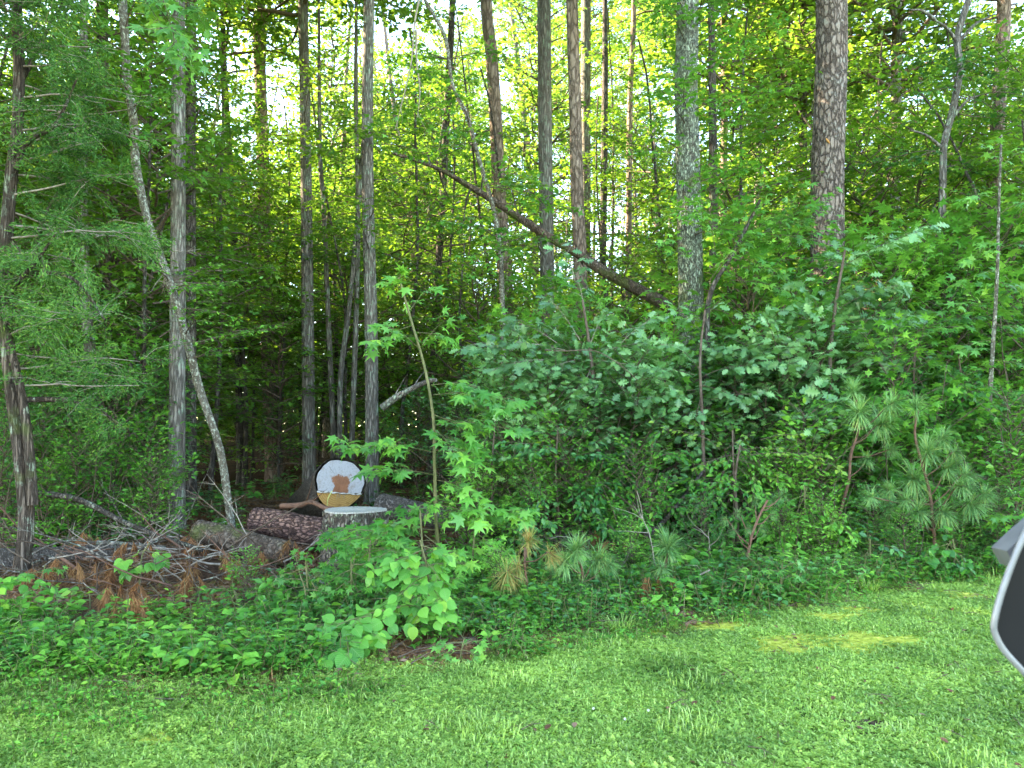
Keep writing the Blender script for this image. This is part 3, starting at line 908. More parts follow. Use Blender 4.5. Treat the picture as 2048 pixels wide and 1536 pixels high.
def where(px, Y, near, far):
    d, nm = min((abs(px - a), b) for a, b in LM)
    a = [q for q in LM if q[1] == nm][0][0]
    side_ = 'in line with' if d < 22 else ('just left of' if px < a else 'just right of') if d < 60 else ('left of' if px < a else 'right of')
    dep = 'nearest the lawn' if Y < near else ('deep in' if Y > far else 'further back')
    if px < -10: side_, nm = 'beyond', 'the left edge'
    if px > 2058: side_, nm = 'beyond', 'the right edge'
    return '%s the %s, %s' % (side_, nm.replace('the ', ''), dep)


# ---- understory trees between the trunks
placed = []
def free(x, y, d):
    for (a, b) in placed:
        if (a - x) ** 2 + (b - y) ** 2 < d * d: return False
    placed.append((x, y)); return True


ULs = ['broad leaved tree', 'oval leaved tree', 'tall maple', 'bushy sapling']
UL = ['slim understory tree with layered broad leaves standing among the trunks', 'small leafy tree with pointed oval leaves in the shaded wood',
      'tall understory maple spreading flat sprays of leaves', 'low bushy sapling with oval leaves among the trunks']
cnt = 0
for (n, ya, yb, dmin) in ((30, 11.5, 17, 1.3), (75, 17, 26, 1.5), (95, 26, 40, 1.9), (70, 40, 58, 2.2)):
    tries = 0; c_ = 0
    while c_ < n and tries < 4000:
        tries += 1
        yy = rng.uniform(ya, yb); px = rng.uniform(-160, 2210); xx = gx(px, yy)
        if yy < 17 and 380 < px < 1250: continue       # the photo looks deep into the wood here
        if yy < 22 and 420 < px < 860 and rng.random() < .8: continue
        if yy < 15.5 and abs(px - 1655) < 3.4 / yy * FPX: continue
        if yy < 15.2 and 1040 < px < 1420: continue
        if yy < 17.5 and abs(px - 617) < 2.4 / yy * FPX: continue
        if not free(xx, yy, dmin): continue
        k = rng.integers(0, 4)
        if sky_gap(xx, yy, 1.5) and yy < 22 and UH[k] > 6: k = 3
        t = thing('understory_tree', ULs[k] + ' ' + where(px, yy, 17, 26), 'tree', g3(xx, yy), rng.random() * 6.28, 'understory trees filling the wood')
        s = rng.uniform(.8, 1.25)
        obj('trunk', STEMS[k], t, scale=s); c = obj('crown', U[k], t, scale=s); c['kind'] = 'stuff'
        c_ += 1

# ---- tall trees further back
TLb = ['tall grey trunked tree far back in the wood', 'tall pale trunked pine far back in the wood', 'tall dark trunked tree far back in the wood', 'tall brown pine far back in the wood']
tries = 0; c_ = 0
while c_ < 120 and tries < 6000:
    tries += 1
    yy = rng.uniform(27, 62); px = rng.uniform(-350, 2400); xx = gx(px, yy)
    if not free(xx, yy, 1.8): continue
    k = rng.integers(0, 4)
    t = thing('forest_tree', TLb[k].replace('far back in the wood', '') + where(px, yy, 34, 48).replace('nearest the lawn', 'in the middle distance').replace('further back', 'far back'), 'tree', g3(xx, yy), rng.random() * 6.28, 'tall trees standing far back in the wood')
    s = rng.uniform(.85, 1.15)
    obj('trunk', TALL[k], t, scale=s)
    kc = rng.integers(0, 3)
    z = rng.uniform(6, 13)
    if sky_gap(xx, yy, 3.2): z = rng.choice([.33, .40, .50, .62]) * yy + 1.5 - (9, 11, 8)[kc] * s * .8
    if z > 1:
        c = obj('crown', C[kc], t, (0, 0, z), 0, s); c['kind'] = 'stuff'
    c_ += 1
# ---- trees beyond the left and upper edges, part of the same wood
tries = 0; c_ = 0
while c_ < 34 and tries < 4000:
    tries += 1
    yy = rng.uniform(3, 32); xx = -rng.uniform(.72, 1) * yy - rng.uniform(2, 22)
    if yy > 14 and rng.random() < .85: continue
    if not free(xx, yy, 3.2): continue
    k = rng.integers(0, 4)
    t = thing('forest_tree', 'tall tree of the same wood beyond the left edge of the view', 'tree', g3(xx, yy), rng.random() * 6.28, 'tall trees left of the view')
    obj('trunk', TALL[k], t)
    c = obj('crown', C[rng.integers(0, 3)], t, (0, 0, rng.uniform(5, 10)), 0, rng.uniform(1.1, 1.4)); c['kind'] = 'stuff'
    c_ += 1

# ---- middle layer: trees whose leafy limbs cross the trunks above head height
HC = [crown_mesh(10, 4.2, 10.2, 2.5, 34, 'lobe3', .125, .058, M_UNDER, up=.1, name='high_crown'), crown_mesh(10, 3.6, 9.4, 2.2, 32, 'lobe3', .12, .058, M_UNDER, up=.1, name='high_crown')]
HT = [stem_mesh(10.5, .055, B_DARK, .03, 16, 8, crook=.04) for _ in HC]
for k, (px, yy) in enumerate(((425, 15.5), (490, 18.5), (555, 20.5), (805, 18.5), (880, 19.5), (1015, 20.5), (1225, 20.5), (1310, 19), (1475, 15.5), (1560, 17), (1800, 17.5), (1870, 18), (1960, 16), (300, 15), (130, 14.5))):
    t = thing('maple_tree', 'high branched maple ' + where(px, yy, 16, 18), 'tree', g3(gx(px, yy), yy), rng.random() * 6.28, 'high branched maples crossing the trunks')
    obj('trunk', HT[k % 2], t); c = obj('crown', HC[k % 2], t, scale=1 if k % 3 else .9); c['kind'] = 'stuff'

# ---- far wood as one mass
m = MB()
n = 200000
x = rng.uniform(-75, 75, n); y = rng.uniform(62, 92, n); z = rng.uniform(0, 1, n) ** .9 * 25
cl = np.array([mnoise.noise(Vector((a * .16, b * .16, c * .22))) for a, b, c in zip(x, y, z)])
z[:n // 4] *= .25
gap = (np.abs(x / y * FPX + W / 2 - 1110) < 170) & (z > 13)
k = ((cl > -.14) | (z < 3)) & ~gap
x, y, z = x[k], y[k], z[k]
d, _ = up_dirs(len(x), .8, 2.2); nr, _ = up_dirs(len(x), 0, 1.0)
scatter(m, 'diamond', np.stack([x, y, G(x, y) + z], -1), d, nr, rng.uniform(.45, .9, len(x)))
o = m.build('distant_woods', [M_CANOPY]); tag(o, 'sunlit green woods far behind the trunks', None, None, 'stuff')

# ------------------------------------------------------------------ named trunks
def trunk_tree(name, label, px_pts, Y, w, bark, crown=None, height=19, sides=14, rings=70, ridge=.0, nridge=12, crown_z=9, crown_s=1.0, Yt=None, extra=None, base_z=None, cat='tree', flare=1.25, lump=.0):
    """px_pts from top to base in photo pixels; w = (width px at top, at base)"""
    Yt = Yt if Yt is not None else Y
    pts = [P(px, py, Y + (Yt - Y) * (1 - i / (len(px_pts) - 1))) for i, (px, py) in enumerate(px_pts)][::-1]
    foot = pts[0].copy(); foot[2] = float(G(foot[0], foot[1]))
    if pts[0][2] > foot[2] + .2:
        pts = [np.array([foot[0], foot[1], foot[2] - .15])] + pts
    else:
        pts[0][2] = foot[2] - .15
    top = pts[-1]; dirn = norm(pts[-1] - pts[-2])
    zt = top[2]
    if height and zt < height - 1:
        dirn = norm(dirn * .4 + np.array([0, 0, 1]))
        pts += [top + dirn * (height - zt) * .5, top + dirn * (height - zt)]
    t = thing(name, label, cat, foot)
    cp = catmull(pts, rings) - foot
    zz = cp[:, 2]; z1 = zt - foot[2]
    wt, wb = w[0] / FPX * Yt / 2, w[1] / FPX * Y / 2
    rad = np.where(zz < z1, wb + (wt - wb) * np.clip(zz / z1, 0, 1), wt * np.clip(1 - (zz - z1) / max(.1, (height or z1) + 1.5 - z1), .12, 1))
    rad = rad * (1 + (flare - 1) * np.exp(-np.clip(zz, 0, 99) / .25))
    m = MB(); tube(m, cp, rad, sides, 0, ridge=ridge, nridge=nridge, seed=rng.random() * 9, lump=lump)
    m.build('trunk', [bark], t)
    if crown is not None:
        i = int(np.argmin(np.abs(zz - crown_z)))
        c = obj('crown', crown, t, cp[i], rng.random() * 6, crown_s); c['kind'] = 'stuff'
    return t, cp, rad, foot


def at_h(cp, z):
    i = int(np.argmin(np.abs(cp[:, 2] - z))); return cp[i]


def dead_twigs(t, cp, zs, n, length=(.6, 1.4), mat=M_TWIG, r=.012, name='dead_branch', side=None):
    for _ in range(n):
        m = MB(); p = at_h(cp, rng.uniform(*zs)); a = rng.random() * 6.28 if side is None else rng.normal(side, .5)
        L_ = rng.uniform(*length)
        q = grow(p, (math.cos(a), math.sin(a), rng.normal(-.1, .3)), L_, 7, .16)
        tube(m, q, np.linspace(r, .002, 7), 4, 0)
        for k in range(4):
            i = rng.integers(2, 6); s = grow(q[i], norm(q[i] - q[i - 1]) + rng.normal(0, .6, 3), L_ * .35, 4, .15)
            tube(m, s, [r * .4, r * .3, r * .2, .001], 3, 0)
        m.build(name, [mat], t)


def side_foliage(t, cp, zs, n, length, leaf, lsize, spacing, mat, name='crown', az=None, up=.15, r0=.012, twig=M_TWIG, flat=.35, fill=1.0):
    m = MB()
    for k in range(int(n * 1.8)):
        z = rng.uniform(*zs); p = at_h(cp, z); a = k * 2.4 + rng.random() if az is None else rng.normal(az, .7)
        spray(m, m, p, (math.cos(a), math.sin(a), up + rng.normal(0, .15)), rng.uniform(*length), leaf, lsize, spacing * .62, 1, 0, r0, flat=flat, fill=fill)
    o = m.build(name, [mat, twig], t); o['kind'] = 'stuff'
    return o


# leaning lichen-spotted sapling, left
t, cp, rad, ft = trunk_tree('leaning_tree', 'slender leaning tree with white lichen spots on the left of the picture',
    [(245, 0), (250, 80), (254, 150), (268, 250), (272, 330), (298, 450), (338, 560), (374, 680), (400, 780), (440, 900), (460, 1030), (475, 1098)], 9.8, (17, 15), B_LICH, None, 8.5, 14, 90, flare=1.1, lump=.05)
side_foliage(t, cp, (2.2, 3.4), 5, (.7, 1.3), 'ovate', .07, .055, M_SMALL, az=-.2)
side_foliage(t, cp, (4.5, 8), 9, (.8, 1.5), 'lobe3', .11, .075, M_GUM)
dead_twigs(t, cp, (2.5, 6), 7, (.5, 1.1), M_TWIGP, .009)
# pair of trunks at x 355 / 385
t, cp, rad, ft = trunk_tree('grey_tree', 'straight grey trunked tree just behind the leaning tree', [(358, 0), (357, 300), (355, 700), (352, 1068)], 11.4, (25, 33), B_GREY, C[0], 19, 16, 80, ridge=.05, crown_z=9.5)
side_foliage(t, cp, (4.5, 9), 7, (1, 1.8), 'lobe3', .12, .09, M_UNDER)
trunk_tree('dark_tree', 'darker slim tree close behind the straight grey trunk', [(383, 0), (380, 400), (380, 1030)], 13.2, (20, 26), B_DARK, C[1], 18, 12, 60, crown_z=10)
# pines x 525
t, cp, rad, ft = trunk_tree('pine_tree', 'reddish pine left of the two parallel grey trunks', [(518, 60), (527, 350), (532, 600), (546, 960)], 20, (24, 27), B_PINEL, C[1], 20, 14, 70, crown_z=11.5)
dead_twigs(t, cp, (3, 9), 6)
# x 617
t, cp, rad, ft = trunk_tree('grey_tree', 'tall straight grey trunk rising behind the sawn log, left of the thin stems', [(606, 0), (610, 200), (614, 500), (618, 958)], 17.5, (20, 27), B_GREY, C[2], 20, 14, 80, ridge=.04, crown_z=11)
side_foliage(t, cp, (5.5, 9.5), 10, (1, 2.0), 'oval', .11, .08, M_UNDER)
dead_twigs(t, cp, (2, 8), 5)
for lab, pp in (('thin stem close to the right of the tall grey trunk behind the log', [(640, 300), (648, 420), (655, 600), (666, 870)]),
                ('thin curving stem crossing its neighbours between the two grey trunks', [(728, 250), (718, 400), (700, 600), (682, 745), (679, 880)]),
                ('thin upright stem just left of the mossy grey trunk', [(712, 200), (716, 420), (712, 640), (704, 870)])):
    t, cp, rad, ft = trunk_tree('slender_tree', lab, pp, 17 + rng.random(), (9, 12), B_GREY, None, 15, 8, 50)
    side_foliage(t, cp, (4.5, 8.6), 7, (.8, 1.5), 'oval', .11, .08, M_UNDER)
# x 740
t, cp, rad, ft = trunk_tree('grey_tree', 'grey trunk with greenish lichen, right of the thin stems', [(738, 0), (735, 200), (736, 400), (742, 650), (744, 940)], 14.5, (22, 28), B_GREY, C[0], 20, 16, 80, ridge=.05, crown_z=10)
side_foliage(t, cp, (4.5, 9), 9, (1, 1.9), 'lobe3', .12, .085, M_UNDER)
# x 980 pine, broken lower part dark
t, cp, rad, ft = trunk_tree('pine_tree', 'pine whose top leans against the patch of open sky, left of its neighbours', [(972, 0), (983, 110), (992, 250), (1000, 420), (1012, 600), (1020, 950)], 19, (24, 34), B_PINEL, None, 20, 14, 70, crown_z=12)
dead_twigs(t, cp, (3, 9), 9)
t, cp, rad, ft = trunk_tree('pine_tree', 'pine crossing behind the fallen dead trunk, with grey forked bark', [(1088, 0), (1090, 250), (1094, 530), (1100, 950)], 18, (28, 30), B_GREY, None, 20, 14, 70, crown_z=12)
dead_twigs(t, cp, (2.5, 9.5), 12)
t, cp, rad, ft = trunk_tree('pine_tree', 'sunlit smooth pine right of the open sky', [(1144, 0), (1150, 200), (1154, 380), (1160, 520), (1166, 950)], 16, (24, 30), B_PINEL, None, 20, 14, 80, crown_z=12)
dead_twigs(t, cp, (2.5, 8), 10, (.7, 1.6))
t, cp, rad, ft = trunk_tree('grey_tree', 'grey trunk half hidden behind the sunlit pine', [(1172, 0), (1171, 250), (1170, 900)], 21, (20, 24), B_GREY, None, 20, 12, 60, crown_z=12)
t, cp, rad, ft = trunk_tree('slender_tree', 'thin pale trunk between the sunlit pine and the lichen covered oak', [(1267, 50), (1260, 200), (1258, 400), (1254, 900)], 20, (11, 14), B_PINEL, None, 16, 10, 50)
side_foliage(t, cp, (6.5, 12), 9, (1, 1.8), 'lobe3', .12, .09, M_UNDER)
# sprays of broad leaves reaching across the open sky
for lab, px, Yg, h in (('small maple whose top crosses the open sky left of its middle', 1035, 19.5, 12.0), ('small maple whose top crosses the open sky between the two right pines', 1215, 21, 13.2), ('slender maple crossing the lower part of the open sky', 1110, 24, 11.5), ('thin maple filling the bright gap left of the tall grey trunk', 565, 23, 15), ('thin maple filling the bright gap between the two grey trunks', 672, 21, 14), ('thin maple filling the bright gap right of the mossy grey trunk', 800, 22, 14.5), ('thin maple left of the pine against the sky', 905, 25, 15), ('thin maple behind the straight grey tree', 430, 24, 15)):
    xg = gx(px, Yg); t = thing('maple_tree', lab, 'tree', g3(xg, Yg)); m = MB(); q = grow((0, 0, -.1), (rng.normal(0, .04), 0, 1), h, 16, .04)
    tube(m, q, np.linspace(.07, .015, 16), 8, 0); m.build('trunk', [B_DARK], t)
    m = MB()
    for k in range(22):
        p = q[rng.integers(6, 16)]; a = k * 2.4; spray(m, m, p, (math.cos(a), math.sin(a), .25), rng.uniform(1, 2.2), 'lobe3', .13, .075, 1, 0, .012)
    o = m.build('crown', [M_UNDER, M_TWIG], t); o['kind'] = 'stuff'
# slim pale curved tree (860,20)->(1003,570)
t, cp, rad, ft = trunk_tree('crooked_tree', 'slim pale crooked tree leaning across the left side of the open sky', [(850, 0), (890, 75), (905, 170), (935, 235), (958, 320), (985, 410), (1000, 500), (1004, 590), (1010, 800), (1018, 960)], 13.5, (7, 13), B_LICH, None, None, 10, 90, flare=1.0, lump=.06)
side_foliage(t, cp, (3.8, 8.2), 13, (.9, 1.8), 'lobe3', .115, .08, M_GUM)
# big lichen oak
t, cp, rad, ft = trunk_tree('oak_tree', 'thick oak trunk covered in pale green lichen', [(1375, 0), (1372, 150), (1376, 330), (1382, 600), (1388, 1045)], 12, (44, 54), B_OAKL, C[1], 20, 40, 170, ridge=.05, nridge=17, crown_z=11, flare=1.2)
side_foliage(t, cp, (4.4, 9), 15, (.5, 1.7), 'lobe3', .11, .08, M_GUM, az=-1.2)
# big pine
t, cp, rad, ft = trunk_tree('pine_tree', 'largest pine with thick plated brown bark on the right', [(1663, 0), (1660, 200), (1655, 350), (1655, 560), (1652, 980)], 14, (61, 68), B_PINE, C[2], 22, 40, 170, ridge=.03, nridge=21, crown_z=13, flare=1.15)
dead_twigs(t, cp, (2, 5.5), 8, (.4, .9))
m = MB(); q = P(1643, 293, 14) - ft; q[1] -= .285
tube(m, [q + [-.03, 0, .04], q, q + [.03, -.0, -.05]], [.012, .024, .01], 6, 0)
m.build('wound', [plain_mat('fresh_wood', [(.3, (.5, .22, .07)), (.7, (.6, .32, .12))], 20)], t)
for lab, pp, Y, w, bk in (('narrow trunk behind the left side of the largest pine', [(1606, 0), (1605, 430), (1600, 900)], 22, (16, 20), B_DARK),
                      ('grey trunk right of the largest pine', [(1795, 0), (1788, 400), (1780, 900)], 20, (20, 24), B_GREY),
                      ('pale trunk near the right edge behind the bright sapling', [(2008, 0), (1995, 250), (1982, 480), (1975, 900)], 15.5, (26, 28), B_PINEL),
                      ('dark trunk seen left of the lichen spotted leaning tree', [(205, 0), (210, 500), (215, 1020)], 14, (22, 26), B_DARK),
                      ('short pale stem behind the fallen branch, low on the left', [(165, 300), (180, 700), (238, 1070)], 12, (18, 26), B_GREY),
                      ('thin dark trunk behind the pale crooked tree', [(905, 0), (890, 300), (868, 700), (862, 900)], 20, (13, 16), B_DARK),
                      ('thin trunk in shadow left of the reddish pine', [(447, 100), (470, 500), (480, 900)], 19, (12, 15), B_DARK),
                      ('dark trunk left of the lichen covered oak', [(1210, 150), (1205, 600), (1203, 900)], 20, (13, 16), B_DARK),
                      ('pale slim trunk right of the lichen covered oak', [(1450, 100), (1445, 500), (1440, 900)], 22, (14, 18), B_PINEL),
                      ('dark trunk close behind the right side of the oak', [(1425, 200), (1428, 600), (1430, 980)], 14.5, (16, 22), B_DARK),
                      ('grey trunk midway between the oak and the largest pine', [(1520, 100), (1515, 450), (1512, 900)], 23, (14, 18), B_GREY)):
    t, cp, rad, ft = trunk_tree('forest_tree', lab, pp, Y, w, bk, C[rng.integers(0, 3)] if not (900 < pp[0][0] < 1260) else None, 19, 10, 60, crown_z=10)
    side_foliage(t, cp, (4.5, 9.5), 7, (1, 1.8), 'lobe3', .12, .09, M_UNDER)
# crooked tree top right
t, cp, rad, ft = trunk_tree('crooked_tree', 'twisting grey tree with forked limbs at the upper right', [(1937, 0), (1915, 75), (1920, 140), (1905, 220), (1888, 290), (1886, 340), (1880, 600), (1870, 950)], 13.5, (13, 16), B_GREY, None, 9, 10, 80, flare=1.0)
m = MB()
for a_, b_ in (((1918, 90), (1870, 40)), ((1916, 85), (1985, 30)), ((1905, 235), (1960, 190)), ((1888, 300), (1820, 260)), ((1870, 40), (1820, 20))):
    p0, p1 = P(*a_, 13.5) - ft, P(*b_, 13.3) - ft
    mid = (p0 + p1) / 2 + [0, 0, .08]
    tube(m, catmull([p0, mid, p1], 8), np.linspace(.035, .015, 8), 6, 0)
m.build('limb', [B_GREY], t)
side_foliage(t, cp, (3.5, 8.6), 12, (1, 1.8), 'oval', .10, .075, M_DARKGL)

# fallen dead trunk
pts = catmull([P(785, 306, 14.2), P(868, 334, 14.3), P(960, 385, 14.4), P(1060, 450, 14.5), P(1150, 505, 14.6), P(1220, 550, 14.7), P(1340, 615, 14.9), P(1440, 690, 15.1), P(1560, 770, 15.4), P(1780, 905, 16)], 90)
c0 = pts[-1].copy(); c0[2] = float(G(c0[0], c0[1]))
t = thing('fallen_tree', 'dead rotting trunk leaning diagonally across the middle of the wood', 'fallen tree', c0)
m = MB(); tube(m, pts - c0, np.concatenate([np.linspace(.025, .10, 50), np.linspace(.10, .14, 40)]), 14, 0, lump=.16, ridge=.12, nridge=5, cap=True)
m.build('trunk', [B_DEAD], t)
m = MB()
for k in range(7):
    i = rng.integers(8, 60); q = grow(pts[i] - c0, (rng.normal(0, .5), rng.normal(0, .5), rng.choice([-1, 1.0])), rng.uniform(.5, 1.4), 7, .15)
    m2 = MB(); tube(m2, q, np.linspace(.025, .004, 7), 5, 0); m2.build('broken_branch', [B_DARK], t)

# cedar at the left edge
t = None
pp = [(33, -40), (35, 60), (38, 150), (34, 260), (24, 340), (14, 460), (10, 560), (14, 680), (30, 820), (46, 950), (52, 1060), (38, 1165)]
t, cp, rad, ft = trunk_tree('cedar_tree', 'shaggy dark cedar with fine needles along the left edge', pp, 8.2, (19, 29), B_CEDAR, None, 7.5, 20, 110, ridge=.12, nridge=7, flare=1.1)
m = MB()
p2 = catmull([P(x_, y_, 8.15) - ft for x_, y_ in ((66, 1010), (58, 900), (45, 800), (22, 700), (5, 640), (-30, 520))], 30)
tube(m, p2, np.linspace(.052, .028, 30), 12, 0, ridge=.12, nridge=7); m.build('second_stem', [B_CEDAR], t)
limbs = [((36, 170), (60, 130), (95, 60), (140, -20)), ((20, 360), (55, 285), (110, 250), (155, 155)), ((12, 470), (60, 520), (85, 440), (130, 360)),
         ((12, 600), (40, 560), (75, 520), (110, 470)), ((34, 90), (-20, 50), (-60, 20)), ((10, 560), (80, 545), (150, 560), (210, 640)), ((40, 800), (120, 800), (190, 815), (250, 860))]
mb_l = MB(); ends = []
for k, lp in enumerate(limbs):
    m = MB(); q = catmull([P(a, b, 8.2 - .12 * i * (1 if k % 2 else -1)) - ft for i, (a, b) in enumerate(lp)], 16)
    tube(m, q, np.linspace(.035, .010, 16), 7, 0); ends.append(q)
    m.build('limb', [B_CEDAR], t)


def cedar_foliage(mb, pts_list, tuft_n, spread, droop=-.25, scale=1.0, mat=0):
    for q in pts_list:
        for _ in range(tuft_n):
            i = rng.integers(len(q) // 4, len(q)); p = q[i]
            L_ = rng.uniform(.25, .7) * scale
            a = rng.random() * 6.28
            s = grow(p + rng.normal(0, spread, 3), (math.cos(a), math.sin(a), rng.normal(-.05, .3)), L_, 7, .18, droop * .15)
            tube(mb, s, np.linspace(.004, .001, 7), 3, 1)
            k = 130
            u = rng.uniform(.1, 1, k) * 6; j = np.minimum(u.astype(int), 5); f = (u - j)[:, None]
            pp_ = s[j] * (1 - f) + s[j + 1] * f + rng.normal(0, .035 * scale, (k, 3))
            d_ = norm(s[j + 1] - s[j]) + rng.normal(0, .55, (k, 3)) + [0, 0, -.2]
            scatter(mb, 'sprig', pp_, d_, rng.normal(0, 1, (k, 3)), rng.uniform(.03, .065, k) * scale, mat)


# branch skeleton spreading right from the trunk
sk = []
for z in np.concatenate([np.linspace(2.0, 7.0, 30)]):
    p = at_h(cp, z); a = rng.normal(-.1, .8)
    sk.append(grow(p, (math.cos(a), math.sin(a) * .7, rng.normal(.12, .15)), rng.uniform(.7, 1.55), 9, .10, -.02))
m = MB()
for q in sk: tube(m, q, np.linspace(.014, .003, 9), 4, 1)
cedar_foliage(m, sk, 10, .05)
cedar_foliage(m, [e for e in ends], 12, .06)
o = m.build('crown', [M_CEDAR, M_TWIGP], t); o['kind'] = 'stuff'
print('cedar', sum(len(f) for f in m.f))

# ------------------------------------------------------------------ shrubs with small leaves
SL = [('leafy shrub with small bright oval leaves in the brush', 'shrubs growing along the edge of the wood'),
      ('dark glossy leaved shrub in the brush', 'shrubs growing along the edge of the wood'),
      ('low shrub with tiny leaves in the brush', 'shrubs growing along the edge of the wood'),
      ('young sweetgum bush with pointed lobed leaves in the brush', 'shrubs growing along the edge of the wood')]


SL.append(('young oak with bluish lobed leaves in the brush', 'shrubs growing along the edge of the wood'))
SLs = ['shrub with small bright leaves', 'dark glossy leaved shrub', 'low tiny leaved shrub', 'bush with pointed lobed leaves', 'young oak with lobed leaves']


def shrub(px, Y, k, s, label=None):
    x = gx(px, Y)
    t = thing('leafy_shrub', label or SLs[k] + ' ' + where(px, Y, 9.9, 12.1), 'shrub', g3(x, Y), rng.random() * 6.28, SL[k][1])
    obj('stem', SSTEM[k], t, scale=s); c = obj('foliage', S[k], t, scale=s); c['kind'] = 'stuff'
    return t


SHR = [(1480, 12.2, 3, 1.7), (1560, 12.8, 3, 1.4), (1780, 12.5, 3, 1.6), (1880, 12.8, 3, 1.8), (2000, 12.4, 3, 1.8), (90, 10.5, 1, .9), (160, 9.6, 0, .9), (235, 10.8, 1, 1.0), (300, 10.4, 0, .95), (20, 10, 0, 1.0), (120, 12.5, 3, 1.1), (260, 13.5, 1, 1.3), (60, 14, 3, 1.4),
       (960, 9.2, 2, .9), (1010, 9.8, 1, .8), (1080, 9.8, 0, 1.05), (1150, 10.4, 3, 1.0), (1200, 9.6, 1, .85), (1250, 10.2, 0, 1.1), (1290, 9.2, 2, .9), (1330, 10.6, 3, 1.1),
       (1450, 9.8, 0, 1.05), (1500, 9.1, 2, 1.0), (1440, 11, 1, 1.2), (1530, 10.2, 1, 1.05), (1570, 9.6, 0, .95), (1620, 10.6, 3, 1.15), (1660, 9.9, 1, .95), (1700, 11, 0, 1.5),
       (1750, 10.2, 2, 1.3), (1800, 11.2, 1, 1.2), (1850, 10.2, 0, 1.25), (1900, 11.4, 3, 1.3), (1935, 10.0, 1, .9), (2030, 9.4, 0, 1.1), (2060, 10.5, 3, 1.3), (2000, 11.6, 1, 1.5),
       (1130, 12, 1, 1.1), (1230, 12.6, 3, .95), (1320, 13, 0, 1.6), (1480, 13, 3, 1.6), (1560, 12.6, 1, 1.7), (1740, 13, 3, 1.7), (1850, 13.5, 1, 1.8), (1960, 13.4, 3, 1.8),
       (1030, 11.4, 3, 1.1), (1390, 11.0, 2, 1.2), (1600, 12, 0, 1.9), (1690, 12.2, 1, 1.6), (920, 12.5, 1, .9), (840, 15, 1, .9), (760, 16, 0, 1.0), (560, 19, 1, 1.1), (1085, 14, 3, 1.5), (990, 14.5, 1, 1.2),
       (940, 8.9, 0, .75), (1060, 8.9, 2, .9), (1130, 9.1, 0, .95), (1170, 9.0, 2, .85), (1270, 8.7, 0, .8), (1360, 9.3, 0, 1.15), (1420, 8.8, 2, 1.0), (1560, 8.9, 2, 1.1), (1610, 9.1, 0, 1.1), (1640, 8.7, 2, 1.0), (1740, 9.3, 0, 1.1), (1790, 9.5, 3, 1.0), (1900, 9.3, 0, 1.1), (1960, 9.2, 2, 1.2), (2020, 8.8, 0, 1.1),
       (1100, 10.9, 0, 1.4), (1180, 11.2, 3, 1.2), (1280, 11.3, 0, 1.6), (1350, 11.8, 1, 1.4), (1500, 11.3, 3, 1.4), (1630, 11.6, 0, 1.7), (1770, 11.9, 3, 1.5), (1830, 12.6, 0, 2.0), (1920, 12.3, 3, 1.6), (2040, 12.4, 0, 2.0),
       (40, 11.3, 0, 1.5), (140, 11.2, 1, 1.1), (200, 12.0, 0, 1.5), (280, 11.9, 3, 1.0), (330, 12.4, 1, 1.0), (100, 9.3, 2, .9), (10, 9.2, 1, .8), (200, 9.9, 2, 1.1), (310, 9.6, 2, .9),
       (1010, 9.9, 4, .82), (1100, 9.5, 4, .85), (1170, 10.0, 4, .95), (1260, 9.6, 4, .9), (1320, 10.0, 4, .85), (1480, 10.0, 4, .95), (1560, 9.8, 4, 1.05), (1640, 10.1, 4, 1.1), (1730, 10.4, 4, 1.15), (1340, 9.2, 4, .7),
       (1000, 6.9, 2, .4), (500, 6.6, 2, .4), (1740, 8.2, 1, .4), (1640, 8.0, 0, .5), (1560, 8.1, 2, .6), (1800, 8.0, 2, .55), (1900, 8.3, 0, .45), (1400, 8.2, 1, .35), (1260, 8.0, 0, .35), (1990, 8.4, 1, .4)]
for a in SHR:
    if abs(a[0] - 1388) < 52 and 8.6 < a[1] < 12: continue
    shrub(*a)


SMALLMAT = {M_GUMBIG.name: M_GUM, M_OAKBIG.name: M_OAK, M_ROUND.name: M_GUM}
